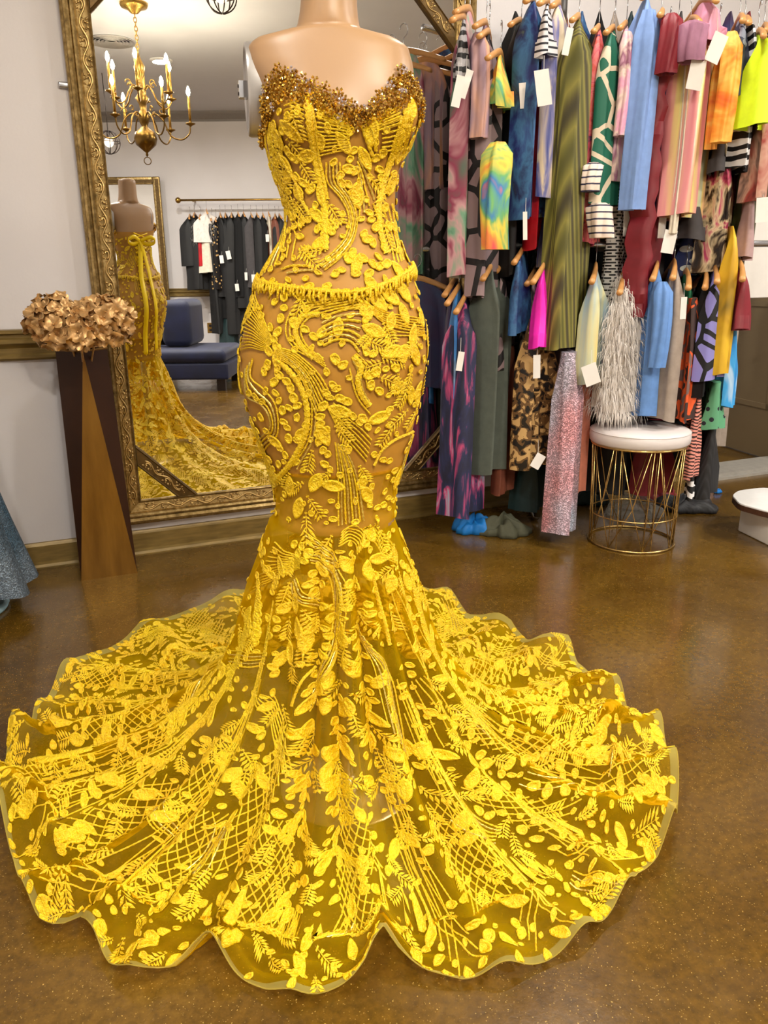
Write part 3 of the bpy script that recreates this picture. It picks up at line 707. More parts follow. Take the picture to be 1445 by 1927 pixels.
# ------------------------------------------------------------------ mannequin
GO = cw(GX, GD, 0)
man = empty('mannequin', GO, 'headless beige mannequin wearing the yellow gown', 'mannequin', rz=-YAW)
phs = np.arange(72) * 5.0
rings = []
for z in list(np.linspace(1.60, 1.50, 8)) + list(np.linspace(1.495, 1.455, 9)) + list(np.linspace(1.44, 0.625, 64)):
    P = body_pt(phs, np.full(72, z))
    k = 1 - 0.045 * np.clip((1.43 - z) / 0.05, 0, 1)
    c = P.mean(0)
    P[:, :2] = c[:2] + (P[:, :2] - c[:2]) * k
    if z > 1.49:                                             # neck stands a little behind the chest
        P[:, 1] += 0.012
    rings.append(P)
# rounded neck top and thigh end
def shrink(P, k, dz):
    c = P.mean(0); Q = c + (P - c) * np.array([k, k, 1]); Q[:, 2] += dz
    return Q
rings = [shrink(rings[0], 0.55, 0.012), shrink(rings[0], 0.88, 0.008)] + rings + [shrink(rings[-1], 0.9, -0.008), shrink(rings[-1], 0.6, -0.014)]
MB().loft(rings).build('torso', W_['mannequin_skin'], man, True)
def plate(side):
    n = np.array([math.cos(math.radians(13)) * side, -math.sin(math.radians(13)) if side < 0 else 0.25, 0.0]); n /= np.linalg.norm(n)
    u = np.cross((0, 0, 1.0), n)
    c = np.array([-0.1345, 0.0, 1.402]) if side < 0 else np.array([0.114, 0.014, 1.402])
    t = np.linspace(0, 2 * math.pi, 36, endpoint=False)
    def ring(k, h):
        return [c + u * 0.050 * k * math.cos(a) + np.array([0, 0, 0.074 * k * math.sin(a)]) + n * h for a in t]
    MB().loft([ring(0.98, -0.03), ring(1.0, 0.004), ring(0.97, 0.009), ring(0.90, 0.010), ring(0.86, 0.007), ring(0.05, 0.007)]).build('arm_plate', W_['plastic_steel'], man, 'auto')
    f = MB()
    f.box((-0.010, -0.006, -0.013), (0.010, 0.014, 0.013), (np.stack([u, n, np.array([0, 0, 1.0])], 1), c + n * 0.008))
    o = f.build('arm_socket', W_['steel'], man)
    g = MB()
    for dz in (-0.006, 0.006):
        g.tube([c + n * 0.020 + np.array([0, 0, dz]), c + n * 0.0235 + np.array([0, 0, dz])], 0.003, 8)
    g.build('socket_hole', W_['iron'], o)
solid('plastic_steel', (176, 172, 168), 0.3, 0.5, var=0.05)
plate(-1); plate(1)
MB().lathe([(0.016, 0.02), (0.016, 0.60), (0.022, 0.60), (0.022, 0.63), (0.016, 0.63)], n=14).build('pole', W_['steel'], man, 'auto')
MB().lathe([(0.15, 0.001), (0.15, 0.004), (0.145, 0.006), (0.03, 0.007), (0.02, 0.03), (0.016, 0.032)], n=32).build('base_plate', W_['steel'], man, 'auto')

# ------------------------------------------------------------------ gown
gown = empty('evening_gown', GO, 'long yellow lace mermaid gown with gold jewelled neckline and wide sheer train', 'gown', rz=-YAW)
nph = 180
ph = np.arange(nph) * 360.0 / nph
# bodice and lining down to mid thigh
rings = []
for k in np.linspace(0, 1, 60):
    z = z_neck(ph) * (1 - k) + 0.738 * k
    P = body_pt(ph, z)
    rings.append(P)
MB().loft(rings, caps=False).build('lining', W_['gown_lining'], gown, True, recalc=False)
# sheer skirt, knee to hem; the far side of the train is part of the same cloth
nphs = 420
phs = np.arange(nphs) * 360.0 / nphs
vs = np.concatenate([np.linspace(z2v(0.745), 1, 12), 1 + np.linspace(0.008, 0.945, 105)])
def off_S(phi, v, o):
    n, _, _ = SN(phi, v)
    return S(phi, v) + n * o
PHG, VG = np.meshgrid(phs, vs)
V = off_S(PHG.ravel(), VG.ravel(), 0.0025).reshape(len(vs), nphs, 3)
MB().loft(V, caps=False).build('sheer_skirt', W_['tulle'], gown, True, recalc=False)
vs2 = 1 + np.linspace(0.945, 1.0, 9)
PHG, VG = np.meshgrid(phs, vs2)
V = off_S(PHG.ravel(), VG.ravel(), 0.0030).reshape(len(vs2), nphs, 3)
MB().loft(V, caps=False).build('hem_band', W_['hem_tulle'], gown, True, recalc=False)
mb = MB()
P = off_S(phs, np.full(nphs, 2.0), 0.003)
mb.tube(P, 0.0010, 5, closed=True); mb.build('hem_cord', W_['hem_tulle'], gown, True)
# bodice edge: beaded cord and fringe over the hips
pp = np.arange(240) * 1.5
n, _, _ = SN(pp, z2v(z_pep(pp)))
P = S(pp, z2v(z_pep(pp))) + n * 0.008
MB().tube(P, 0.0042, 6, closed=True).build('waist_cord', W_['embroidery'], gown, True)
for i in range(150):
    f = i * 2.4 + rng.uniform(-0.8, 0.8)
    z0 = float(z_pep(f)); L = rng.uniform(0.010, 0.024)
    q = np.array([z0 + rng.uniform(0.0, 0.006), z0 - L * 0.5, z0 - L])
    fa = np.array([f, f + rng.uniform(-0.8, 0.8), f + rng.uniform(-2.2, 2.2)])
    n, _, _ = SN(fa, z2v(q))
    P = S(fa, z2v(q)) + n * np.array([[0.010], [0.009], [0.006]])
    MB().tube(P, [0.0022, 0.0026, 0.0016], 5).build('fringe_bead', W_['embroidery'], gown, True)

# ---- embroidery
ITEMS = {'petal': [], 'leaf': [], 'fern': [], 'cord': [], 'lattice': []}
CAML = np.array([0.0 - GX, -GD, CAMH])                        # camera in the gown's frame
OUTL = np.linspace(0, 2 * math.pi, 10, endpoint=False)
def shape_petal(L, Wd, point=0.0, wob=0.12):
    k = 14 if point else 10
    tt = np.linspace(0, 2 * math.pi, k, endpoint=False)
    wv = 1 + (rng.uniform(-wob, wob, k) if not point else 0)
    x = np.cos(tt) * L / 2 * wv
    s = np.abs(np.sin(tt)) ** (1.0 + point) * np.sign(np.sin(tt))
    y = s * Wd / 2 * wv
    V = []
    for r, h in ((1.0, 0.0004), (0.90, 0.0024), (0.72, 0.0023), (0.60, 0.0008)):
        V += [(a * r, b * r, h) for a, b in zip(x, y)]
    V.append((0, 0, 0.0016))
    F = []
    for i in range(3):
        for j in range(k):
            j2 = (j + 1) % k
            F.append((i * k + j, i * k + j2, (i + 1) * k + j2, (i + 1) * k + j))
    F += [(3 * k + j, 3 * k + (j + 1) % k, 4 * k) for j in range(k)]
    return np.array(V), F
def shape_fern(L, Wd, pairs=7):
    V, F = [], []
    def bar(x0, y0, x1, y1, w):
        d = np.array([x1 - x0, y1 - y0]); d /= np.linalg.norm(d) + 1e-9
        s = np.array([-d[1], d[0]]) * w
        c = np.array([(x0 + x1) / 2, (y0 + y1) / 2])
        k = len(V)
        for q, h in ((np.array([x0, y0]), 0.0008), (c + s, 0.0012), (np.array([x1, y1]), 0.0008), (c - s, 0.0012), (c, 0.0034)):
            V.append((q[0], q[1], h))
        F.extend([(k, k + 1, k + 4), (k + 1, k + 2, k + 4), (k + 2, k + 3, k + 4), (k + 3, k, k + 4)])
    bar(-L / 2, 0, L / 2, 0, 0.0015)
    for i in range(pairs):
        x = -L / 2 + L * (i + 0.7) / pairs
        ln = Wd / 2 * math.sin(math.pi * (0.18 + 0.75 * (1 - i / pairs))) * 1.05
        for s in (-1, 1):
            bar(x, 0, x + ln * 0.75, s * ln, 0.0024)
    bar(L / 2 - 0.004, 0, L / 2 + 0.006, 0, 0.0022)
    return np.array(V), F

def frame(phi, v):
    e, g = 0.35, 0.003
    v1, v0 = min(v + g, 2.0), max(v - g, 0.0)
    Q = S(np.array([phi + e, phi - e, phi, phi]), np.array([v, v, v1, v0]), False)
    a, b = (Q[0] - Q[1]) / (2 * e), (Q[2] - Q[3]) / (v1 - v0)
    n = np.cross(a, b); n = [n / (np.linalg.norm(n) + 1e-12)]
    ed = b / (np.linalg.norm(b) + 1e-9)
    er = -(a - ed * (a @ ed)); er /= np.linalg.norm(er) + 1e-9
    Gm = np.array([[a @ a, a @ b], [a @ b, b @ b]])
    return a, b, er, ed, np.linalg.inv(Gm + np.eye(2) * 1e-12), n[0], Q.mean(0)
def shift(fr, phi, v, p, q):
    """move p metres right and q metres down on the cloth"""
    a, b, er, ed, Gi = fr[:5]
    p, q = np.asarray(p, float), np.asarray(q, float)
    w = p[..., None] * er + q[..., None] * ed
    d = np.stack([w @ a, w @ b], -1) @ Gi.T
    return phi + d[..., 0], v + d[..., 1]
def score(P, n, size):
    w = CAML - P
    d = np.linalg.norm(w)
    return size / d * max(0.0, float(n @ w / d)) + (0.0 if n @ w > 0 else -1.0)

BUF = []                                                      # (kind, phi array, v array, height array, faces, score)
def put(kind, phi, v, ang, VF, size):
    if v > 1.985 or v < 0.02: return
    fr = frame(phi, v)
    V, F = VF
    ca, sa = math.cos(math.radians(ang)), math.sin(math.radians(ang))
    p = V[:, 0] * ca - V[:, 1] * sa
    q = V[:, 0] * sa + V[:, 1] * ca
    f, w = shift(fr, phi, v, p, q)
    P0 = fr[6]
    BUF.append((kind, f, np.clip(w, 0.0, 1.998), V[:, 2], F, score(P0, fr[5], size)))
def petal(phi, v, ang=None, L=0.018, Wd=0.013):
    put('petal', phi, v, rng.uniform(0, 180) if ang is None else ang, shape_petal(L, Wd), L)
def leaf(phi, v, ang, L=0.046, Wd=0.024):
    put('leaf', phi, v, ang, shape_petal(L, Wd, 0.55), L)
def fern(phi, v, ang, L=0.044, Wd=0.030):
    put('fern', phi, v, ang, shape_fern(L, Wd), L)
CORDBUF = []
def cord(pts, w, bead=0, lat=None, wig=True):
    """pts: (phi, v) along the cord; w in mm"""
    C = catmull(pts, 6) if len(pts) > 2 else np.linspace(pts[0], pts[1], 12)
    if C[:, 1].max() > 1.99: return
    P = S(C[:, 0], C[:, 1])
    d = np.r_[0, np.cumsum(np.linalg.norm(np.diff(P, axis=0), axis=1))]
    if d[-1] < 0.006 or d[-1] > 0.9: return
    k = int(max(4, min(90, d[-1] / 0.0045)))
    tt = np.linspace(0, d[-1], k)
    CORDBUF.append((np.interp(tt, d, C[:, 0]), np.interp(tt, d, C[:, 1]), w / 2000.0, bead, lat))

def bundle(A, B, n, w, bead):
    A, B = np.array(A, float), (None if B is None else np.array(B, float))
    for i in range(n):
        t = 0 if n == 1 else i / (n - 1)
        C = A if B is None else A * (1 - t) + B * t
        cord(C, w * rng.uniform(0.9, 1.15), bead if i % 2 else 0)
for n_, w_, bd_, A_, B_ in CORDS:
    bundle(A_, B_, n_, w_, bd_)
for f, v in PETALS:
    s = rng.uniform(0.85, 1.2)
    petal(f, v, None, 0.019 * s, 0.014 * s)
for f, v, a in LEAVES: leaf(f, v, a, 0.046 * rng.uniform(0.85, 1.1))
for f, v, a in FERNS: fern(f, v, a, 0.044 * rng.uniform(0.9, 1.2))

# scatter on the sides, the back and the train
gp = np.linspace(0, 360, 181)[:-1] + 1
gv = np.concatenate([np.linspace(0.12, 0.99, 60), np.linspace(1.02, 1.97, 90)])
GP, GV = np.meshgrid(gp, gv)
_n, _a, _b = SN(GP.ravel(), GV.ravel())
AREA = np.linalg.norm(np.cross(_a, _b), axis=1) * 2.0 * np.where(GV.ravel() < 1, 0.0147, 0.0107)
GPT = S(GP.ravel(), GV.ravel())
def sampler(mask):
    w = AREA * mask
    c = np.cumsum(w); c /= c[-1]
    def f():
        i = int(np.searchsorted(c, rng.rand()))
        return GP.ravel()[i] + rng.uniform(-1, 1), GV.ravel()[i] + rng.uniform(-0.005, 0.005)
    return f
OCC = {}
def free(P, r, cls=0, mark=True):
    k = (cls,) + tuple((P // 0.05).astype(int))
    R = int(r / 0.05) + 1
    for i in range(-R, R + 1):
        for j in range(-R, R + 1):
            for l in range(-R, R + 1):
                for q in OCC.get((cls, k[1] + i, k[2] + j, k[3] + l), ()):
                    if ((q - P) ** 2).sum() < r * r: return False
    if mark: OCC.setdefault(k, []).append(P)
    return True
_gv, _gp = GV.ravel(), GP.ravel()
front = (np.abs(_wrap(_gp - 90)) < 82)
traced = (_gv < 1.0) & front
upper = front & (_gv >= 1.0) & (_gv < 1.26) & (np.abs(_wrap(_gp - 92)) < 60)
train = ~(traced | upper) & (_gv > 1.0)
for f, v in PETALS: free(S(np.array([f]), np.array([v]))[0], 0.0)
for f, v, a in LEAVES + FERNS: free(S(np.array([f]), np.array([v]))[0], 0.0)

smp = sampler(train & (_gv > 1.35) & (_gv < 1.93))
cnt = 0
for _ in range(900):                                          # diamond lattices running to the hem
    if cnt >= 60: break
    f, v = smp()
    P0 = S(np.array([f]), np.array([v]))[0]
    if not free(P0, 0.118, 'lat'): continue
    free(P0, 0.0)
    fr = frame(f, v); cnt += 1
    ang = math.radians(90 + rng.uniform(-22, 22))
    Lh, Wh = rng.uniform(0.075, 0.12), rng.uniform(0.024, 0.04)
    ax, ay = np.array([math.cos(ang), math.sin(ang)]), np.array([-math.sin(ang), math.cos(ang)])
    for sgn in (-1, 1):
        for q in np.arange(-Lh - Wh, Lh + Wh, 0.027):
            e = []
            for s_ in (-1, 1):
                along = q + sgn * s_ * Wh * 2.0
                e.append(ax * np.clip(along, -Lh * 1.15, Lh * 1.15) + ay * (s_ * Wh if abs(along) <= Lh * 1.15 else s_ * Wh * (1 - (abs(along) - Lh * 1.15) / (Wh * 2.0))))
            e = np.array(e)
            pf, pv = shift(fr, f, v, np.linspace(e[0][0], e[1][0], 4), np.linspace(e[0][1], e[1][1], 4))
            cord(np.stack([pf, pv], 1), 3.0, 0, cnt)
    for _k in range(10):
        q = ax * rng.uniform(-Lh, Lh) + ay * (rng.choice([-1, 1]) * (Wh + rng.uniform(0.004, 0.016)))
        pf, pv = shift(fr, f, v, q[0], q[1])
        if free(S(np.array([pf]), np.array([pv]))[0], 0.016): petal(float(pf), float(pv), None, 0.024, 0.016)
cnt = 0
for _ in range(2500):                                         # sprays of leaves and fern twigs
    if cnt >= 230: break
    f, v = smp() if rng.rand() < 0.9 else sampler(train)()
    P0 = S(np.array([f]), np.array([v]))[0]
    if not free(P0, 0.050): continue
    fr = frame(f, v); cnt += 1
    base = 90 + rng.uniform(-35, 35)
    for k, (dp, da, kind) in enumerate(((0.0, 0, 'fern'), (0.030, 55, 'leaf'), (0.030, -55, 'fern'), (-0.034, 20, 'leaf'), (-0.03, -40, 'fern'))):
        if rng.rand() < 0.18: continue
        a = math.radians(base + da)
        pf, pv = shift(fr, f, v, math.cos(a) * 0.03 + math.cos(math.radians(base)) * dp, math.sin(a) * 0.03 + math.sin(math.radians(base)) * dp)
        if not free(S(np.array([float(pf)]), np.array([min(1.98, float(pv))]))[0], 0.021): continue
        s = rng.uniform(0.8, 1.1)
        (leaf(float(pf), float(pv), base + da, 0.046 * s, 0.024 * s) if kind == 'leaf' else fern(float(pf), float(pv), base + da, 0.046 * s, 0.03 * s))
smp2 = sampler(train & (_gv < 1.95))
for _ in range(520):                                          # chains of petals
    f, v = smp2()
    P0 = S(np.array([f]), np.array([v]))[0]
    if not free(P0, 0.030): continue
    fr = frame(f, v)
    a = math.radians(90 + rng.uniform(-50, 50)); bend = rng.uniform(-9, 9)
    p = q = 0.0
    for k in range(rng.randint(4, 9)):
        pf, pv = shift(fr, f, v, p, q)
        s = rng.uniform(0.8, 1.25)
        petal(float(pf), float(pv), math.degrees(a) + rng.uniform(-30, 30), 0.021 * s, 0.014 * s)
        p += math.cos(a) * 0.018; q += math.sin(a) * 0.018; a += bend * 0.02 + rng.uniform(-0.15, 0.15)
cnt = 0
for _ in range(700):                                          # flowing bundles of cords
    if cnt > 46: break
    f, v = sampler(train & (_gv < 1.8))() if rng.rand() < 0.55 else sampler((_gv < 1.0) & ~front & (_gv > 0.16))()
    P0 = S(np.array([f]), np.array([v]))[0]
    if not free(P0, 0.085, 'bun'): continue
    fr = frame(f, v); cnt += 1
    a0 = math.radians(90 + rng.uniform(-35, 35)); bend = rng.uniform(-7, 7); nl = rng.randint(4, 8)
    for i in range(nl):
        o = (i - nl / 2) * 0.0085
        p, q, a, pts = -math.sin(a0) * o, math.cos(a0) * o, a0, []
        for k in range(7):
            pts.append(shift(fr, f, v, p, q))
            p += math.cos(a) * 0.017; q += math.sin(a) * 0.017; a += bend * 0.017 * (1 + 0.12 * i)
        cord(np.array(pts, float), 3.2, i % 2)
smp3 = sampler(((_gv < 1.0) & ~front & (_gv > 0.18)).astype(float) * 1.0 + train * 0.8 + upper * 0.5 + ((_gv < 1.0) & front & (_gv > 0.07)) * 0.8 + ((_gv < 0.45) & front & (_gv > 0.07)) * 0.6)
for _ in range(6000):                                         # small pieces in the gaps
    f, v = smp3()
    if 1 - 1e-9 < v < 1.01 or (v < 1 and v < float(z2v(z_neck(f))) + 0.035): continue
    if not free(S(np.array([f]), np.array([v]))[0], 0.0175 if v > 1 else 0.0140): continue
    r = rng.rand()
    if r < 0.66 or (v < 1 and r < 0.8): petal(f, v, None, rng.uniform(0.010, 0.020), rng.uniform(0.008, 0.014))
    elif r < 0.84: fern(f, v, 90 + rng.uniform(-60, 60), rng.uniform(0.03, 0.05), 0.026)
    else: leaf(f, v, 90 + rng.uniform(-60, 60), rng.uniform(0.032, 0.048), 0.02)
for _ in range(260):                                          # border close to the hem
    f = rng.uniform(0, 360); v = rng.uniform(1.955, 1.985)
    if free(S(np.array([f]), np.array([v]))[0], 0.02): petal(f, v, rng.uniform(60, 120), 0.026, 0.016)

# evaluate all pieces at once
_f = np.concatenate([b_[1] for b_ in BUF]); _v = np.concatenate([b_[2] for b_ in BUF]); _h = np.concatenate([b_[3] for b_ in BUF])
_nn, _, _ = SN(_f, _v)
_P = S(_f, _v) + _nn * (_h + 0.0034)[:, None]
_P[:, 2] = np.maximum(_P[:, 2], 0.004)
k = 0
for kind, f, v, h, F, sc in BUF:
    ITEMS[kind].append((sc, _P[k:k + len(f)], F)); k += len(f)
LATS = {}
cf = np.concatenate([c_[0] for c_ in CORDBUF]); cv = np.concatenate([c_[1] for c_ in CORDBUF])
cn, _, _ = SN(cf, cv); cP = S(cf, cv)
k = 0
for f, v, hw, bead, lat in CORDBUF:
    m_ = len(f)
    P, n = cP[k:k + m_], cn[k:k + m_]; k += m_
    T = np.gradient(P, axis=0); T /= np.linalg.norm(T, axis=1)[:, None] + 1e-9
    sd = np.cross(n, T)
    wv = hw * (1 + (0.30 if bead else 0.16) * np.where(np.arange(m_) % 2, 1, -1))[:, None]
    L_ = P + sd * wv + n * 0.0030; Rr = P - sd * wv + n * 0.0030; M_ = P + n * (0.0034 + min(hw * 1.5, 0.005))
    V = np.stack([L_, M_, Rr], 1).reshape(-1, 3)
    V[:, 2] = np.maximum(V[:, 2], 0.004)
    F = []
    for i in range(m_ - 1):
        for j in range(2): F.append((3 * i + j, 3 * i + j + 1, 3 * i + j + 4, 3 * i + j + 3))
    if lat is not None: LATS.setdefault(lat, []).append((V, F))
    else: ITEMS['cord'].append((score(P[m_ // 2], n[m_ // 2], hw * 8), V, F, bead))
NAMES = {'petal': 'petal_applique', 'leaf': 'leaf_applique', 'fern': 'fern_applique', 'cord': 'beaded_cord'}
for kind in ('petal', 'leaf', 'fern', 'cord'):
    L_ = sorted(ITEMS[kind], key=lambda q: -q[0])
    for it in L_[:300]:
        MB().add(it[1], it[2]).build(NAMES[kind], W_['bugle_beads' if (kind == 'cord' and it[3]) else 'embroidery'], gown, True, recalc=False)
    rest = MB()
    for it in L_[300:]: rest.add(it[1], it[2])
    if rest.n: tag(rest.build(NAMES[kind], W_['embroidery'], gown, True, recalc=False), kind='stuff')
for lat, its in LATS.items():
    mb = MB()
    for V, F in its: mb.add(V, F)
    mb.build('lattice_applique', W_['embroidery'], gown, True, recalc=False)

# ---- jewelled neckline
OCT = [np.array([(1, 0, 0), (-1, 0, 0), (0, 1, 0), (0, -1, 0), (0, 0, 1), (0, 0, -1.0)]), [(0, 2, 4), (2, 1, 4), (1, 3, 4), (3, 0, 4), (2, 0, 5), (1, 2, 5), (3, 1, 5), (0, 3, 5)]]
def gem(mb, c, r):
    a = rng.uniform(0, math.pi, 3)
    ca, sa, cb, sb = math.cos(a[0]), math.sin(a[0]), math.cos(a[1]), math.sin(a[1])
    Rm = np.array([[ca, -sa, 0], [sa, ca, 0], [0, 0, 1]]) @ np.array([[1, 0, 0], [0, cb, -sb], [0, sb, cb]])
    mb.add(OCT[0] @ Rm.T * r + c, OCT[1])
made = []
tries = 0
while len(made) < 262 and tries < 9000:
    tries += 1
    f = rng.uniform(-22, 205)
    bw = 0.040 + 0.012 * math.exp(-(_wrap(f - 117) / 16) ** 2) + 0.012 * math.exp(-(_wrap(f - 43) / 16) ** 2) - 0.014 * math.exp(-(_wrap(f - 75) / 12) ** 2)
    if f > 175 or f < -5: bw *= 0.6
    z = float(z_neck(f)) + 0.010 - bw * rng.rand() ** 1.1
    n, a_, b_ = SN(np.array([f]), z2v(np.array([z])))
    P = S(np.array([f]), z2v(np.array([z])))[0] + n[0] * rng.uniform(0.003, 0.010)
    if any(((P - q) ** 2).sum() < 0.0072 ** 2 for q in made): continue
    made.append(P)
    mb = MB(); n = n[0] + rng.normal(0, 0.25, 3); n /= np.linalg.norm(n)
    u = np.cross(n, (0.3, 0.2, 1.0)); u /= np.linalg.norm(u); w = np.cross(n, u)
    gem(mb, P + n * 0.0015, 0.0030)
    a0 = rng.uniform(0, 6)
    for j in range(5):
        a = a0 + j * 2 * math.pi / 5
        gem(mb, P + (u * math.cos(a) + w * math.sin(a)) * 0.0058, rng.uniform(0.0026, 0.0034))
    mb.build('rhinestone_flower', W_['rhinestone_clear' if rng.rand() < 0.11 else 'rhinestone_gold'], gown, False, recalc=False)

# ---- lacing and bow at the back
def strip(pts, width, name, wdir=None, parent=gown, mat='satin_ribbon'):
    P = catmull(pts, 8)
    T = np.gradient(P, axis=0); T /= np.linalg.norm(T, axis=1)[:, None]
    sd = np.cross(T, (0, 1.0, 0)) if wdir is None else np.tile(np.array(wdir, float), (len(P), 1))
    sd /= np.linalg.norm(sd, axis=1)[:, None] + 1e-9
    nrm = np.cross(T, sd)
    rg = [[p + s * width / 2 + q * 0.0006, p + q * 0.0010, p - s * width / 2 + q * 0.0006, p - s * width / 2 - q * 0.0006, p + s * width / 2 - q * 0.0006] for p, s, q in zip(P, sd, nrm)]
    return MB().loft(rg).build(name, W_[mat], parent, True)
def bk(phi, z, o=0.012):
    n, _, _ = SN(np.array([float(phi)]), z2v(np.array([float(z)])))
    return S(np.array([float(phi)]), z2v(np.array([float(z)])))[0] + n[0] * o
for i in range(7):
    z = 1.325 - i * 0.026
    strip([bk(252, z), bk(270, z - 0.013, 0.010), bk(288, z - 0.026)], 0.007, 'lacing', (0, 0, 1.0))
    strip([bk(288, z, 0.013), bk(270, z - 0.013, 0.013), bk(252, z - 0.026, 0.013)], 0.007, 'lacing', (0, 0, 1.0))
c = bk(268, 1.285, 0.016)
strip([c, c + (0.05, 0.03, 0.02), c + (0.085, 0.02, 0.0), c + (0.05, 0.012, -0.018), c], 0.022, 'bow_loop', (0, 0.2, 1.0))
strip([c, c + (-0.05, 0.03, 0.02), c + (-0.085, 0.02, 0.0), c + (-0.05, 0.012, -0.018), c], 0.022, 'bow_loop', (0, 0.2, 1.0))
strip([c, bk(262, 1.2, 0.02), bk(260, 1.08, 0.02), bk(262, 0.93, 0.02), bk(258, 0.78, 0.03), bk(256, 0.66, 0.03)], 0.026, 'ribbon_tail', (1.0, 0.2, 0))
strip([c, bk(276, 1.2, 0.02), bk(279, 1.08, 0.02), bk(276, 0.93, 0.022), bk(280, 0.80, 0.03), bk(284, 0.68, 0.03)], 0.022, 'ribbon_tail', (1.0, -0.2, 0.2))
# ------------------------------------------------------------------ tall gilt mirror
MX0, MX1, MZ0, MZ1 = 0.262, 1.640, 0.235, 2.17               # edges of the glass
FWD = 0.098                                                  # width of the moulding
mir = empty('wall_mirror', ((MX0 + MX1) / 2, 0, 0), 'tall gilt framed mirror with corner braces on the wall behind the gown', 'mirror')
ML = np.array([(MX0 + MX1) / 2, 0, 0])
# profile: w from the glass edge outwards, depth from the wall
FPROF = [(0.0, 0.028), (0.0, 0.036), (0.004, 0.040), (0.008, 0.036), (0.012, 0.034), (0.046, 0.042), (0.050, 0.040), (0.053, 0.046), (0.060, 0.052), (0.066, 0.050), (0.068, 0.045), (0.071, 0.050), (0.080, 0.058), (0.088, 0.055), (0.090, 0.048), (0.094, 0.046), (0.098, 0.040), (0.098, 0.004), (0.0, 0.004)]
def rail(A, B, inA, inB, outv, n=2):
    """A,B inner corners (x,z); outv outward direction; mitred at both ends"""
    A, B = np.array(A, float), np.array(B, float)
    d = (B - A) / np.linalg.norm(B - A)
    o = np.array(outv, float)
    rings = []
    for P, s in ((A, -1), (B, 1)):
        rings.append([np.array([*(P + o * w + d * s * w)[:1], -dp, (P + o * w + d * s * w)[1]]) for w, dp in FPROF])
    return MB().loft(rings)
def relief(A, B, outv, w0=0.029, amp=0.011, dep=0.041, name='scroll_relief', parent=None):
    """raised scrolling vine with leaves and pearls along a rail"""
    A, B, o = np.array(A, float), np.array(B, float), np.array(outv, float)
    L = np.linalg.norm(B - A); d = (B - A) / L
    per = 0.115; nn = max(1, int(round(L / per))); per = L / nn
    mb = MB()
    def P(s, w, h): 
        q = A + d * s + o * w
        return np.array([q[0], -h, q[1]])
    s = np.linspace(0.006, L - 0.006, nn * 14)
    mb.tube([P(t, w0 + amp * math.sin(2 * math.pi * t / per), dep + 0.001) for t in s], 0.0034, 5)
    for i in range(nn * 2):
        c = (i + 0.5) * per / 2; sg = 1 if i % 2 == 0 else -1
        sp = [P(c + per * 0.16 * math.cos(a) * k, w0 - sg * 0.004 + 0.011 * math.sin(a) * k * sg, dep) for a, k in zip(np.linspace(0, 4.6, 9), np.linspace(1, 0.25, 9))]
        mb.tube(sp, [0.0032] * 7 + [0.004, 0.005], 5)
        for j in (-1, 0, 1):                                  # leaf
            q0, q1 = P(c + j * 0.008, w0 - sg * 0.010, dep), P(c + j * 0.019, w0 - sg * 0.0175, dep - 0.001)
            mb.tube([q0, (q0 + q1) / 2 + (0, -0.002, 0), q1], [0.001, 0.0042, 0.0008], 5)
        for j in range(4):                                    # pearls
            mb.ball(P(c + per * 0.25 + (j - 1.5) * 0.008, w0 + sg * (0.002 + 0.003 * j - 0.012), dep), 0.0028, 6, 4)
    return mb.build(name, W_['gilt_bright'], parent, True, ML)
corn = [((MX0, MZ0), (MX1, MZ0), (0, -1)), ((MX1, MZ0), (MX1, MZ1), (1, 0)), ((MX1, MZ1), (MX0, MZ1), (0, 1)), ((MX0, MZ1), (MX0, MZ0), (-1, 0))]
for A, B, o in corn:
    r = rail(A, B, None, None, o).build('frame_rail', W_['gilt'], mir, False, ML)
    relief(A, B, o, parent=r)
MB().box((MX0 - 0.01, -0.0301, MZ0 - 0.01), (MX1 + 0.01, -0.022, MZ1 + 0.01)).build('mirror_glass', W_['mirror_glass'], mir, False, ML)
MB().box((MX0 - 0.09, -0.022, MZ0 - 0.09), (MX1 + 0.09, -0.003, MZ1 + 0.09)).build('backing_board', W_['gilt_dark'], mir, False, ML)
BL, BI = 0.225, 0.140                                        # corner braces
for cx_, cz_, sx, sz in ((MX0, MZ0, 1, 1), (MX1, MZ0, -1, 1), (MX1, MZ1, -1, -1), (MX0, MZ1, 1, -1)):
    pr = [(0.0, 0.0302), (0.0, 0.040), (0.004, 0.045), (0.008, 0.041), (0.050, 0.041), (0.054, 0.045), (0.060, 0.040), (0.060, 0.0302)]
    rings = []
    for end in (0, 1):
        ring = []
        for w, dp in pr:
            k = BI + (BL - BI) * (w / 0.060)
            x, z = (cx_, cz_ + sz * k) if end == 0 else (cx_ + sx * k, cz_)
            ring.append((x, -dp, z))
        rings.append(ring)
    br = MB().loft(rings).build('corner_brace', W_['gilt_dark'], mir, False, ML)
    A = np.array((cx_, cz_ + sz * BI)); B = np.array((cx_ + sx * BI, cz_))
    o = np.array((sx, sz)) / math.sqrt(2)
    relief(A, B, o, 0.030, 0.009, 0.040, 'scroll_relief', br)
# hanging clip at the left of the frame
p = hit_y((121, 160), -0.01)
MB().rbox((p[0] - 0.02, -0.016, p[2] - 0.010), (p[0] + 0.05, -0.002, p[2] + 0.010), 0.005).build('wall_clip', W_['steel'], mir, True, ML)

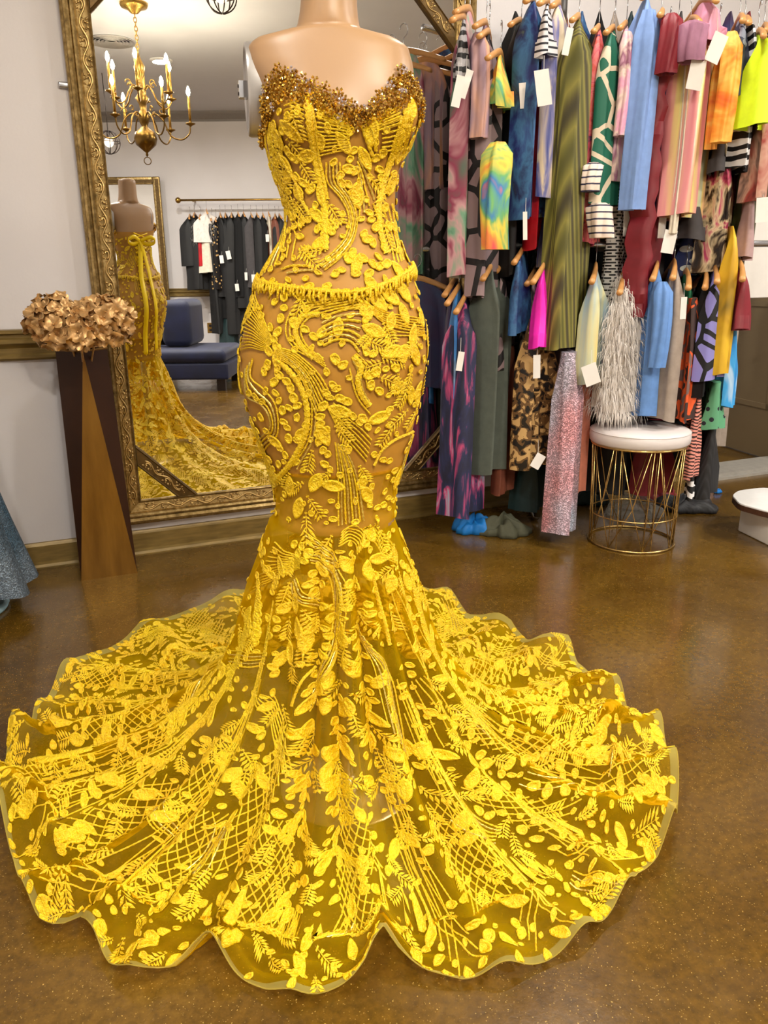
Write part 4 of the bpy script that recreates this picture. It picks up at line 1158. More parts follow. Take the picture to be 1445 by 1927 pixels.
# ------------------------------------------------------------------ bronze floor vase and dried hydrangeas
fe0, fe1 = hit_z((150, 1086)), hit_z((255, 1076))
s_ = float(np.linalg.norm(fe1[:2] - fe0[:2]))
cxy = np.array([(fe0[0] + fe1[0]) / 2 + 0.005, min(fe0[1], fe1[1]) + 0.03 + s_ / 2])
cxy[1] = min(cxy[1], -0.125)
VH = 0.845
vase = empty('floor_vase', (cxy[0], cxy[1], 0), 'tall faceted bronze floor vase standing before the mirror frame', 'vase')
hb = s_ / 2; ht = 0.088
base = [np.array((a * hb, b * hb, 0.0)) for a, b in ((-1, -1), (1, -1), (1, 1), (-1, 1))]
top = [np.array((a * ht, b * ht, VH)) for a, b in ((0, -1), (1, 0), (0, 1), (-1, 0))]
def slab(tri, th=0.006):
    tri = np.array(tri); n = np.cross(tri[1] - tri[0], tri[2] - tri[0]); n /= np.linalg.norm(n)
    inn = tri - n * th
    return MB().loft([inn, tri])
for i in range(4):
    slab([base[i], base[(i + 1) % 4], top[i]]).build('facet', W_['bronze_lacquer'], vase)
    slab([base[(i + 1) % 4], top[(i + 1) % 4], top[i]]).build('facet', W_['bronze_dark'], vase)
MB().loft([[q + (0, 0, 0.001) for q in base], [q * (0.95, 0.95, 1) + (0, 0, 0.008) for q in base]]).build('bottom', W_['bronze_lacquer'], vase)
lip = [[q * (k, k, 1) + (0, 0, dz) for q in top] for k, dz in ((1.0, -0.004), (1.03, 0.0), (1.0, 0.004), (0.92, 0.003), (0.92, -0.02))]
MB().loft(lip, caps=False).build('rim', W_['bronze_lacquer'], vase)
def floret():
    mb = MB()
    for k in range(4):
        a = k * math.pi / 2 + rng.uniform(-0.2, 0.2); R = 0.022 * rng.uniform(0.9, 1.15)
        u, w = np.array((math.cos(a), math.sin(a), 0)), np.array((-math.sin(a), math.cos(a), 0))
        g = []
        for i, (rr, wd, up) in enumerate(((0.08, 0.12, 0.0), (0.45, 0.55, 0.10), (0.8, 0.62, 0.22), (1.02, 0.46, 0.26))):
            g.append([u * R * rr + w * R * wd * s2 + np.array((0, 0, R * (up * 1.7 + 0.26 * abs(s2) * (i > 0) - 0.25 * (i == 3) + rng.uniform(-0.05, 0.05)))) for s2 in (-1, -0.4, 0.4, 1)])
        G1 = np.array(g); mb.grid(G1)
    mb.ball((0, 0, 0.003), 0.003, 6, 4)
    me = mb.build('floret', W_['flower_gold'], None, True, recalc=False)
    return me
FL = [floret() for _ in range(5)]
FLM = [o.data for o in FL]
for o in FL: bpy.data.objects.remove(o)
def hydrangea(px, d, R, nf, label, sq=(1, 1, 0.82)):
    c = hit_d(px, d)
    c[1] = min(c[1], -0.03 - R * 1.02)
    base = np.array((cxy[0], cxy[1], VH - 0.15))
    e = empty('dried_hydrangea', base, label, 'flower', 'gilded hydrangeas in the floor vase')
    dl = c - base
    MB().tube([(0, 0, 0), dl * 0.55 + (0, 0, 0.03), dl], 0.004, 6).build('stem', W_['flower_gold'], e, True)
    core = MB(); core.ball(dl, R * 0.62, 12, 8, sq); core.build('flower_core', W_['gilt_dark'], e, True)
    for i in range(nf):
        t = math.acos(1 - 1.85 * (i + 0.5) / nf); a = i * 2.39996
        n = np.array((math.sin(t) * math.cos(a), math.sin(t) * math.sin(a), math.cos(t)))
        P = dl + n * R * np.array(sq) * rng.uniform(0.74, 1.0)
        o = bpy.data.objects.new('floret', FLM[i % 5]); COL.objects.link(o); o.parent = e
        n2 = n + rng.normal(0, 0.34, 3)
        o.rotation_mode = 'QUATERNION'
        o.rotation_quaternion = Vector(n2).to_track_quat('Z', 'Y') @ Vector((math.cos(a), 0, 0)).to_track_quat('Z', 'Y').slerp(Matrix.Rotation(rng.uniform(0, 6), 3, 'Z').to_quaternion(), 1.0)
        o.location = P.tolist()
        k = rng.uniform(0.95, 1.35); o.scale = (k, k, k)
hydrangea((112, 607), 2.72, 0.098, 90, 'gold dried hydrangea head at the left of the floor vase')
hydrangea((193, 605), 2.74, 0.098, 90, 'gold dried hydrangea head at the right of the floor vase, against the mirror frame')
hydrangea((150, 628), 2.68, 0.060, 36, 'small gold hydrangea head hanging low between the two large ones')

# ------------------------------------------------------------------ white stool
sc = hit_z((1186, 1016)); 
st = empty('wire_stool', (sc[0], sc[1], 0), 'round stool with scuffed white cushion on a gold wire drum base', 'stool', rz=0.35)
RT, RB_, HS = 0.188, 0.176, 0.425
def circ(r, z, n=48, ph0=0.0):
    return [(r * math.cos(a + ph0), r * math.sin(a + ph0), z) for a in np.linspace(0, 2 * math.pi, n, endpoint=False)]
MB().tube(circ(RT, HS), 0.0045, 8, closed=True).build('top_ring', W_['stool_gold'], st, True)
MB().tube(circ(RB_, 0.005), 0.0045, 8, closed=True).build('bottom_ring', W_['stool_gold'], st, True)
def sp(a, t):
    r = RB_ + (RT - RB_) * t
    return np.array((r * math.cos(a), r * math.sin(a), 0.005 + (HS - 0.005) * t))
NW = 8
for k in range(NW):
    a = k * 2 * math.pi / NW; h_ = 2 * math.pi / NW
    MB().tube([sp(a, 0), sp(a + 0.06, 1)], 0.0023, 6).build('wire', W_['stool_gold'], st, True)
    MB().tube([sp(a + h_ * 0.25, 0.0), sp(a + h_ * 0.22, 1)], 0.0023, 6).build('wire', W_['stool_gold'], st, True)
    mid = sp(a + h_ * 0.62, 0.42); mid[:2] *= 0.96
    MB().tube([sp(a, 0), mid, sp(a + h_, 1)], 0.0023, 6).build('wire', W_['stool_gold'], st, True)
    MB().tube([sp(a + h_, 0), mid, sp(a + h_ * 0.22, 1)], 0.0023, 6).build('wire', W_['stool_gold'], st, True)
MB().tube([sp(a, 0.30) * (0.985, 0.985, 1) for a in np.linspace(0, 2 * math.pi, 48, endpoint=False)], 0.0030, 6, closed=True).build('middle_ring', W_['stool_gold'], st, True)
t = NT('scuffed_vinyl'); nA = t.noise(t.coord((1, 1, 1)), 9, 6, 0.75, 0.5); nB = t.noise(t.coord(), 3, 3)
t.set(Base_Color=t.mix(t.ramp(nA, [(0.66, (0, 0, 0, 1)), (0.70, (1, 1, 1, 1))]), t.ramp(nB, [(0.3, srgb(214, 206, 204)), (0.7, srgb(228, 222, 220))]), srgb(120, 108, 104)), Roughness=0.42); t.end()
MB().lathe([(0.005, HS + 0.004), (RT + 0.002, HS + 0.004), (RT + 0.010, HS + 0.012), (RT + 0.012, HS + 0.03), (RT + 0.010, HS + 0.050), (RT + 0.002, HS + 0.060), (RT - 0.02, HS + 0.066), (RT * 0.5, HS + 0.070), (0.005, HS + 0.071)], n=48).build('cushion', W_['scuffed_vinyl'], st, True)
MB().tube(circ(RT + 0.009, HS + 0.053), 0.0022, 6, closed=True).build('piping', W_['scuffed_vinyl'], st, True)

# ------------------------------------------------------------------ round board on a white box, right edge
ctr = hit_z((1478, 942), 0.165)
solid('raw_edge', (70, 40, 22), 0.6, var=0.25, scale=50)
bd = empty('round_board', (ctr[0], ctr[1], 0.135), 'round white board with dark cut edge lying on a white box', 'board')
RBD = 0.205
wob = [RBD * (1 + 0.012 * math.sin(7 * a) + 0.01 * math.sin(11 * a + 1)) for a in np.linspace(0, 2 * math.pi, 60, endpoint=False)]
def bring(z, k): return [(w * k * math.cos(a), w * k * math.sin(a), z) for w, a in zip(wob, np.linspace(0, 2 * math.pi, 60, endpoint=False))]
MB().loft([bring(0.001, 0.97), bring(0.001, 1.0), bring(0.024, 1.0), bring(0.024, 0.97)]).build('board_edge', W_['raw_edge'], bd)
MB().loft([bring(0.022, 0.995), bring(0.028, 0.993), bring(0.030, 0.985)]).build('board_top', W_['plastic_white'], bd)
bx = empty('white_box', (ctr[0], ctr[1], 0), 'plain white box under the round board at the right edge', 'box', rz=-0.2)
MB().rbox((-0.12, -0.12, 0.001), (0.12, 0.12, 0.131), 0.006).build('box_body', W_['paper_white'], bx, 'auto')
MB().rbox((-0.122, -0.122, 0.100), (0.122, 0.122, 0.1345), 0.005).build('box_lid', W_['paper_white'], bx, 'auto')

# ------------------------------------------------------------------ blue sequinned dress at the left edge
sequin('blue_sequins', (62, 92, 112), (112, 128, 142), 260)
solid('pale_blue_plastic', (150, 186, 200), 0.4)
dc = cw(-1.475, 2.46)
sd = empty('sequin_dress', dc, 'flared blue grey sequinned dress at the left edge by the wall', 'dress')
th = np.linspace(0, 2 * math.pi, 96, endpoint=False)
rings = []
for z in np.linspace(1.42, 0.075, 44):
    q = np.interp(z, [0.07, 0.3, 0.6, 0.9, 1.0, 1.12, 1.3, 1.42], [0.255, 0.205, 0.145, 0.11, 0.095, 0.10, 0.12, 0.10])
    rp = np.clip((0.95 - z) / 0.9, 0, 1)
    rr = q * (1 + 0.085 * rp * np.sin(9 * th + 0.6 * np.sin(2 * th)) + 0.03 * rp * np.sin(17 * th))
    rings.append(np.stack([rr * np.cos(th), rr * np.sin(th), np.full(96, z) + 0.012 * rp * np.sin(5 * th)], 1))
MB().loft(rings[:16], caps=False).build('bodice', W_['blue_sequins'], sd, True)
MB().loft(rings[15:], caps=False).build('skirt', W_['blue_sequins'], sd, True)
fm = empty('dress_stand', dc, 'pale blue stand foot under the sequinned dress at the left edge', 'dress stand')
MB().lathe([(0.01, 0.002), (0.17, 0.002), (0.175, 0.012), (0.16, 0.022), (0.03, 0.03), (0.018, 0.05), (0.018, 1.40), (0.05, 1.41), (0.04, 1.46)], n=32).build('stand_body', W_['pale_blue_plastic'], fm, True)
# ------------------------------------------------------------------ clothes rails at right
dye('marble_green_pink', [(40, 96, 80), (120, 170, 140), (206, 160, 166), (150, 60, 90), (70, 120, 100)], 4.5, (1, 1, 0.5), dist=2.5)
two('zebra_grey', (30, 30, 32), (170, 168, 172), 'wave', 9, dist=7)
dye('purple_peach', [(116, 96, 120), (150, 124, 140), (226, 168, 130), (120, 100, 130)], 4, (1.5, 1.5, 0.4))
two('giraffe_mauve', (146, 124, 128), (22, 18, 20), 'cells', 8.5, w=0.09)
dye('rainbow_dye', [(240, 90, 90), (250, 150, 70), (240, 215, 80), (110, 180, 110), (60, 130, 190), (230, 110, 90)], 5.5, (1, 1, 0.8))
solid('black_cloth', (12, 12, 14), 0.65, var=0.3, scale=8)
dye('galaxy_navy', [(18, 26, 74), (28, 44, 112), (60, 110, 160), (22, 32, 84), (120, 140, 90)], 9, (1, 1, 0.7), dist=0.6, detail=5)
solid('red_satin', (176, 26, 36), 0.25, var=0.25, scale=10)
two('stripe_white', (222, 220, 224), (30, 30, 40), 'wave', 14, dist=0.2, w=0.75)
dye('snake_cream_blue', [(226, 210, 184), (214, 196, 168), (120, 120, 170), (50, 66, 140)], 7, (3, 3, 0.5))
two('olive_rib', (86, 84, 30), (136, 130, 56), 'vstripe', 30, c3=(60, 54, 26), stretch=(1, 1, 0.001))
dye('pink_navy_print', [(36, 40, 92), (216, 70, 100), (240, 130, 130), (232, 90, 80), (40, 44, 100)], 13, (1, 1, 1), dist=2.0)
two('chain_green', (28, 104, 82), (226, 210, 184), 'cells', 9, w=0.07)
two('chain_cream', (232, 214, 200), (44, 42, 70), 'wave', 13, dist=0.8, w=0.86)
dye('pink_floral', [(240, 190, 206), (228, 160, 190), (238, 214, 200), (150, 90, 120), (240, 196, 214)], 11)
two('greek_key', (16, 16, 18), (214, 212, 210), 'key', 34, w=0.9, rot=(1.5708, 0.5, 0.0))
solid('sky_blue_fleece', (124, 156, 214), 0.75, var=0.08)
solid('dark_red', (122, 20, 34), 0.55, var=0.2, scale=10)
two('black_gold', (22, 18, 18), (196, 160, 104), 'spots', 22, w=0.26, rough=0.25, metal=0.3)
solid('cream_knit', (222, 212, 192), 0.7)
solid('mauve_jersey', (150, 100, 124), 0.7)
dye('pastel_foil', [(206, 110, 128), (226, 150, 150), (236, 216, 130), (170, 210, 220)], 1.6, (6, 6, 0.06), rough=0.3, metal=0.25)
solid('charcoal', (62, 58, 60), 0.7)
dye('pink_tee', [(214, 140, 176), (226, 160, 190), (220, 180, 150)], 3)
dye('orange_dye', [(226, 84, 20), (246, 150, 40), (250, 200, 90), (236, 70, 30)], 4, (1, 1, 2.2))
two('leaf_grey_navy', (50, 56, 84), (150, 158, 180), 'spots', 20, w=0.36, stretch=(0.6, 0.6, 1.4))
two('zebra', (16, 16, 18), (226, 226, 228), 'wave', 8, dist=5.5)
dye('foil_gold_pink', [(16, 14, 16), (60, 46, 36), (230, 210, 170), (190, 70, 110), (20, 18, 20)], 13, rough=0.2, metal=0.45)
solid('neon_lime', (206, 236, 24), 0.6, var=0.08)
solid('olive_dark', (62, 62, 20), 0.6, var=0.4, scale=6)
dye('brown_floral', [(24, 22, 30), (196, 150, 130), (160, 60, 50), (40, 34, 40)], 10)
solid('nude_satin', (176, 146, 146), 0.4, var=0.1)
two('navy_leaf', (38, 50, 96), (206, 214, 210), 'spots', 18, w=0.36, stretch=(0.7, 0.7, 1.6))
two('butterfly_lilac', (140, 136, 206), (14, 14, 18), 'cells', 10, w=0.075)
dye('blue_sky_dye', [(36, 100, 170), (60, 130, 200), (190, 210, 230)], 5)
dye('feather_navy', [(24, 26, 50), (28, 30, 58), (34, 40, 80), (190, 70, 120), (120, 190, 210)], 9, (2.2, 2.2, 0.35), detail=5)
solid('sage_grey', (84, 92, 84), 0.75)
dye('mono_floral', [(20, 20, 22), (30, 30, 32), (220, 216, 214), (24, 24, 26)], 9)
solid('hot_pink', (246, 36, 190), 0.5, var=0.06)
two('baroque', (20, 17, 16), (110, 80, 46), 'camo', 27, rough=0.4, c3=(206, 168, 110))
solid('rust', (116, 62, 44), 0.6)
sequin('holo_sequins', (240, 170, 178), (206, 214, 236), 240)
dye('pastel_yellow_blue', [(232, 200, 96), (214, 214, 170), (160, 190, 206), (220, 170, 180)], 2.0, (5, 5, 0.1))
solid('peach', (222, 140, 116), 0.6)
solid('white_fur', (226, 219, 212), 0.85, var=0.06)
solid('denim_blue', (98, 142, 206), 0.65, var=0.1)
solid('taupe', (156, 142, 130), 0.7)
two('orange_camo', (60, 42, 40), (226, 92, 40), 'camo', 11, c3=(120, 96, 92))
solid('black_velvet', (8, 8, 10), 0.9)
dye('mustard_dye', [(60, 60, 26), (196, 152, 24), (222, 180, 40), (150, 116, 22)], 4, (1, 1, 0.8))
dye('cloud_blue', [(20, 120, 200), (60, 160, 226), (230, 240, 246)], 7)
two('green_dots', (92, 160, 120), (20, 26, 40), 'spots', 32, w=0.3)
two('coral_snake', (226, 150, 136), (50, 24, 24), 'wave', 22, dist=6, w=0.6)
two('black_rib', (14, 14, 16), (38, 38, 42), 'vstripe', 40, stretch=(1, 1, 0.001))
solid('emerald', (20, 112, 74), 0.6)
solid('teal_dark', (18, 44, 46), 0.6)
dye('plum_dye', [(30, 22, 40), (60, 40, 80), (40, 56, 100), (24, 18, 30)], 4)
solid('wood_hanger', (196, 142, 82), 0.4, var=0.15, scale=14)
solid('bright_blue', (16, 118, 200), 0.6)
solid('sage_dark', (82, 84, 66), 0.75)
two('yellow_giraffe', (226, 206, 60), (20, 20, 20), 'cells', 9, w=0.12)

def front_of(px, d):
    return wc(hit_d(px, d))

def garment(name, label, mat, x, y0, y1, w, dn=3.22, W=0.20, sleeve=None, tags=(), cat='garment', group=None, yaw=None, rip=0.45, flare=0.08, mapf=cw, parts=(), ruch=0.0, fur=0, shoulder=0.06, px_at=front_of):
    """a garment on a hanger: x px of its near edge at mid height, y0..y1 px span, w px thickness"""
    c = px_at((x, (y0 + y1) / 2), dn)
    zt, zb = px_at((x, y0), dn + 0.08)[2], max(0.02, px_at((x, y1), dn)[2])
    vyaw = math.atan2(x - 722, 1537)
    if yaw is None: yaw = math.degrees(vyaw) + np.interp(x, [860, 1060, 1420], [9, 3, -11]) + rng.uniform(-3, 3)
    yw = math.radians(yaw)
    q = np.array([math.sin(yw), math.cos(yw)]); tt = np.array([math.cos(yw), -math.sin(yw)])
    Z = dn / 1.04
    T = max(0.010, w * Z / FPX / 2 * 1.22)
    C = c[:2] + q * W
    base = mapf(C[0], C[1], zb)
    e = empty(name, base, label, cat, group)
    H = zt - zb
    nz = max(10, int(H / 0.045))
    ph0 = rng.uniform(0, 6); kf = rng.uniform(2.2, 4.0)
    a = np.linspace(0, 2 * math.pi, 48, endpoint=False)
    rings = []
    for k in range(nz + 1):
        z = zt - H * k / nz
        dz = zt - z
        wz = np.interp(dz, [0, 0.02, shoulder, shoulder + 0.12, H], [0.055, W * 0.55, W * 0.96, W, W * (1 + flare)]) if shoulder else W * (1 + flare * dz / H)
        tz = np.interp(dz, [0, 0.03, 0.14, H], [0.008, min(0.014, T), T, T * 1.1])
        if not shoulder: tz = T * (0.8 + 0.2 * dz / H)
        grow = np.clip(dz / 0.18, 0, 1)
        ca, sa = np.cos(a), np.sin(a)
        ww = wz * np.sign(ca) * np.abs(ca) ** 0.75
        th = tz * np.sign(sa) * np.abs(sa) ** 0.6 * (0.62 + 0.38 * np.sin(kf * 3 * ca + ph0) * grow)
        th = th + T * rip * grow * np.sin(kf * 2.1 * ca + ph0 + 0.8 * dz)
        th = th + T * 0.20 * grow * np.sin(kf * 6.5 * ca + 2 * ph0 + 1.5 * dz)
        if ruch: th = th + ruch * np.sin(z * 62 + 2.2 * ca + 1.2 * np.sin(z * 23)) ; ww = ww + ruch * 1.2 * np.sin(z * 57 + ca * 3)
        zz = np.full_like(a, z) + (0.008 * np.sin(2 * a + ph0) if k == nz else 0)
        rings.append([mapf(*(C + q * u + tt * v_), z_) for u, v_, z_ in zip(ww, th, zz)])
    last = np.array(rings[-1]); cm = last.mean(0)
    inner = [cm + (p - cm) * 0.94 + (0, 0, 0.05) for p in last]
    MB().loft(rings + [inner], caps=True).build('body', W_[mat], e, 'auto', base)
    if fur:
        mb = MB(); R = np.array(rings).reshape(-1, 3)
        for _ in range(fur):
            i = rng.randint(len(R)); p = R[i] + rng.normal(0, 0.008, 3)
            d_ = p - mapf(C[0], C[1], p[2]); d_[2] = 0; d_ = d_ / (np.linalg.norm(d_) + 1e-6) + rng.normal(0, 0.3, 3)
            L = rng.uniform(0.03, 0.06); s_ = np.cross(d_, (0, 0, 1.0)); s_ = s_ / (np.linalg.norm(s_) + 1e-6) * 0.0013
            m1 = p + d_ * L * 0.5 + (0, 0, -L * 0.2); m2 = p + d_ * L * 0.7 + (0, 0, -L * 0.9)
            mb.add([p + s_, p - s_, m1 - s_ * 0.8, m1 + s_ * 0.8, m2], [(0, 1, 2, 3), (3, 2, 4)])
        tag(mb.build('fur', W_[mat], e, False, base, recalc=False), kind='stuff')
    for sl in ([] if sleeve is None else (sleeve if isinstance(sleeve, list) else [sleeve])):
        sx, sy0, sy1, sw, smat = sl
        A, B = px_at((sx, sy0), dn - 0.02), px_at((sx, sy1), dn - 0.03)
        B = np.array([A[0] + (B[0] - A[0]) * 0.0 + 0.0, B[1], B[2]])
        rr = []
        n_ = max(8, int((A[2] - B[2]) / 0.04)); p0 = rng.uniform(0, 6)
        hw = sw * Z / FPX / 2
        M1 = front_of((sx, (sy0 + sy1) / 2), dn - 0.025)[0] if px_at is front_of else A[0]
        for k in range(n_ + 1):
            t_ = k / n_
            c_ = np.array([M1 + 0.006 * math.sin(3 * t_ + p0), A[1] + (B[1] - A[1]) * t_ - 0.02 * math.sin(t_ * 2)])
            z = A[2] + (B[2] - A[2]) * t_
            k1 = np.interp(t_, [0, 0.12, 1], [0.45, 1.0, 0.92])
            r1, r2 = hw * k1, max(0.03, hw * 0.9) * k1
            fo = 1 + 0.13 * np.sin(5 * a + p0 + 2 * t_) + 0.06 * np.sin(9 * a - p0 + 5 * t_)
            rr.append([mapf(*(c_ + tt * r1 * f_ * math.cos(g_) + q * r2 * f_ * math.sin(g_)), z) for g_, f_ in zip(a, fo)])
        lst = np.array(rr[-1]); cm = lst.mean(0)
        MB().loft(rr + [[cm + (p - cm) * 0.9 + (0, 0, 0.004) for p in lst], [cm + (p - cm) * 0.86 + (0, 0, 0.03) for p in lst]]).build('sleeve', W_[smat], e, 'auto', base)
    for tx, ty, tw, th_, ta in tags:
        P = px_at((tx, ty), dn - 0.06)
        hw, hh = tw * Z / FPX / 2, th_ * Z / FPX / 2
        ca, sa = math.cos(math.radians(ta)), math.sin(math.radians(ta))
        cs = []
        for (i, j) in ((-1, -1), (1, -1), (1, 1), (-1, 1)):
            u, v_ = i * hw * ca - j * hh * sa, i * hw * sa + j * hh * ca
            cs.append((u, v_))
        rg = [[mapf(P[0] + u, P[1] + s_ + 0.15 * u, P[2] + v_) for u, v_ in cs] for s_ in (0.0, 0.0015)]
        tg = MB().loft(rg).build('price_tag', W_['paper_white'], e, False, base)
        MB().tube([mapf(P[0] - sa * 0 , P[1] + 0.001, P[2] + hh * 0.8), mapf(P[0] + 0.004, P[1] + 0.03, P[2] + hh + 0.05)], 0.0008, 4).build('tag_string', W_['paper_white'], tg, False, base)
    return e, C, q, zt, yaw

# hanger: wooden arms along x, wire hook above
def make_hanger():
    e = empty('wooden_hanger', (0, 0, 0), 'h', 'hanger', 'wooden hangers')
    xs = np.linspace(-0.205, 0.205, 23)
    rg = []
    for x in xs:
        u = abs(x) / 0.205
        z = 0.0 - 0.062 * u ** 1.35
        hh = 0.015 * (1 - 0.35 * u) ; tk = 0.0065 + 0.006 * u
        yb = 0.018 * u ** 2
        rg.append([(x, yb + tk * math.cos(b_), z + hh * math.sin(b_)) for b_ in np.linspace(0, 2 * math.pi, 10, endpoint=False)])
    MB().loft(rg).build('arms', W_['wood_hanger'], e, True)
    hk = [(0, 0, 0.01), (0, 0, 0.045), (0.012, 0, 0.058), (0.020, 0, 0.076), (0.014, 0, 0.096), (0, 0, 0.103), (-0.014, 0, 0.096), (-0.019, 0, 0.082)]
    MB().tube(catmull(hk, 4), 0.0018, 6).build('hook', W_['steel'], e, True)
    return e
HANG0 = make_hanger(); HUSED = [False]
def hanger(C, zt, yaw, label, mapf=cw, flip=0.0, group='wooden hangers'):
    o = HANG0 if not HUSED[0] else copy_tree(HANG0)
    HUSED[0] = True
    P = mapf(C[0], C[1], zt)
    P2 = mapf(C[0] + math.sin(math.radians(yaw)), C[1] + math.cos(math.radians(yaw)), zt)
    o.location = P.tolist(); o.rotation_euler = (0, 0, math.atan2(P2[1] - P[1], P2[0] - P[0]) + flip)
    o['label'] = label; o['group'] = group
    return o

UP_L = 'wooden hanger on the upper clothes rail at right'
LO_L = 'wooden hanger on the lower clothes rail at right'
def short(l):
    return 'wooden hanger holding the ' + ' '.join(l.split()[:11])
def up(*a_, **k_):
    k_.setdefault('group', 'clothes on the upper rail'); hz = k_.pop('hang', True)
    g = garment(*a_, **k_)
    if hz: hanger(g[1], g[3] + 0.012, g[4], short(a_[1]), group='hangers on the upper rail')
def lo(*a_, **k_):
    k_.setdefault('group', 'clothes on the lower rail'); hz = k_.pop('hang', True)
    g = garment(*a_, **k_)
    if hz: hanger(g[1], g[3] + 0.012, g[4], short(a_[1]), group='hangers on the lower rail')

# upper rail, left to right (px of the near edge)
up('printed_top', 'grey and black zebra swirl top at the left end of the upper rail', 'zebra_grey', 868, 40, 150, 20, dn=3.12, W=0.08, tags=[(862, 172, 15, 50, -12)], cat='top')
up('long_dress', 'long green and pink marbled dress at the left end of the upper rail', 'marble_green_pink', 872, 24, 520, 34, dn=3.16, tags=[(877, 158, 12, 46, -18)], cat='dress', W=0.09)
up('long_sleeved_top', 'purple and peach tie dye top beside the green marbled dress', 'purple_peach', 905, 45, 330, 26, dn=3.18, W=0.12, sleeve=(899, 62, 262, 34, 'purple_peach'), cat='top')
up('giraffe_dress', 'mauve dress with black giraffe print on the upper rail', 'giraffe_mauve', 908, 60, 560, 34, dn=3.15, W=0.14, cat='dress')
up('tie_dye_top', 'orange and yellow tie dye top with rainbow sleeve', 'rainbow_dye', 934, 104, 196, 40, dn=3.10, W=0.10, sleeve=(934, 268, 470, 52, 'rainbow_dye'), cat='top', shoulder=0.10)
up('black_dress', 'black dress hanging beside the navy galaxy dress', 'black_cloth', 962, 30, 520, 30, dn=3.22, tags=[(985, 180, 14, 40, 6)], cat='dress')
up('galaxy_dress', 'navy blue galaxy print dress on the upper rail', 'galaxy_navy', 992, -10, 410, 42, dn=3.15, tags=[(988, 425, 8, 48, 3)], cat='dress', W=0.18)
up('red_satin_dress', 'narrow red satin dress beside the galaxy dress', 'red_satin', 1008, 100, 468, 24, dn=3.20, cat='dress', hang=False)
up('striped_top', 'white top with thin black stripes on the upper rail', 'stripe_white', 1026, 4, 102, 22, dn=3.10, W=0.12, tags=[(1022, 165, 26, 56, 10)], cat='top')
up('snakeskin_dress', 'cream and blue snakeskin print dress beside the olive knit', 'snake_cream_blue', 1041, -5, 370, 42, dn=3.16, cat='dress')
up('snakeskin_skirt', 'cream snakeskin skirt below the cream and blue dress', 'snake_cream_blue', 1028, 366, 500, 22, dn=3.22, W=0.15, tags=[(1032, 420, 11, 52, -3)], cat='skirt', hang=False, shoulder=0)
up('pleated_dress', 'long olive green pleated dress with fine stripes', 'olive_rib', 1070, 26, 655, 62, dn=3.12, cat='dress', W=0.17, rip=0.15, flare=0.25, tags=[(1068, 78, 12, 42, -10)])
up('print_dress', 'coral pink and navy printed dress beside the olive pleats', 'pink_navy_print', 1115, 42, 458, 30, dn=3.18, cat='dress')
up('scarf_print_dress', 'green dress with cream chain print and cream cuffs', 'chain_green', 1140, 44, 382, 40, dn=3.14, sleeve=[(1113, 306, 362, 34, 'chain_cream'), (1130, 382, 448, 44, 'chain_cream')], cat='dress')
up('floral_blouse', 'pale pink floral blouse on the upper rail', 'pink_floral', 1167, 36, 345, 34, dn=3.18, sleeve=(1172, 60, 258, 26, 'pink_floral'), cat='blouse')
up('key_print_leggings', 'black trousers with white key pattern below the blue fleece', 'greek_key', 1166, 270, 566, 34, dn=3.26, W=0.14, tags=[(1180, 418, 14, 46, 3)], cat='trousers', hang=False, shoulder=0)
up('blue_sweatshirt', 'light blue sweatshirt with a long hanging sleeve', 'sky_blue_fleece', 1206, -20, 330, 44, dn=3.16, sleeve=(1203, 20, 396, 46, 'sky_blue_fleece'), cat='sweatshirt')
up('ruched_dress', 'dark red dress with ruched skirt on the upper rail', 'dark_red', 1226, 20, 600, 40, dn=3.12, sleeve=(1256, 26, 142, 36, 'dark_red'), cat='dress', ruch=0.008, W=0.15)
up('gold_sequin_dress', 'black dress with gold sequins beside the dark red dress', 'black_gold', 1250, 60, 420, 20, dn=3.24, cat='dress', tags=[(1246, 424, 14, 44, 0)])
up('galaxy_jacket', 'navy galaxy jacket with a cream front edge', 'galaxy_navy', 1264, 36, 398, 30, dn=3.18, sleeve=(1279, 56, 440, 16, 'cream_knit'), cat='jacket', tags=[(1259, 455, 24, 40, -8)])
up('foil_tee', 'pastel rainbow foil tee with a short mauve sleeve', 'pastel_foil', 1304, 30, 404, 54, dn=3.10, W=0.17, sleeve=(1300, 40, 120, 46, 'mauve_jersey'), cat='tee', tags=[(1348, 90, 26, 46, -20), (1310, 140, 28, 48, -8)], yaw=6)
up('charcoal_skirt', 'charcoal skirt showing below the pastel foil tee', 'charcoal', 1303, 392, 452, 54, dn=3.20, W=0.18, cat='skirt', hang=False, shoulder=0)
up('leaf_print_skirt', 'navy skirt with pale leaf print above the lower rail', 'navy_leaf', 1298, 440, 520, 50, dn=3.28, W=0.16, cat='skirt', hang=False, shoulder=0)
up('pink_tee', 'pink tee on a tilted hanger at the top right', 'pink_tee', 1350, -10, 70, 44, dn=3.06, W=0.18, cat='tee', yaw=2)
up('orange_dye_top', 'orange tie dye top with long sleeve', 'orange_dye', 1352, 56, 278, 26, dn=3.12, sleeve=(1364, 60, 270, 34, 'orange_dye'), cat='top')
up('leaf_stripe_top', 'grey and navy leaf striped top beside the zebra top', 'leaf_grey_navy', 1396, 30, 180, 28, dn=3.08, W=0.15, cat='top')
up('zebra_blouse', 'black and white zebra striped top at the right of the upper rail', 'zebra', 1404, 26, 318, 32, dn=3.12, cat='top')
up('foil_leggings', 'black leggings with gold and pink foil on the upper rail', 'foil_gold_pink', 1352, 264, 512, 44, dn=3.18, W=0.14, cat='leggings', hang=False, shoulder=0)
up('grey_tee', 'dark grey tee showing below the orange sleeve', 'charcoal', 1354, 270, 326, 32, dn=3.14, W=0.12, cat='tee', hang=False, shoulder=0)
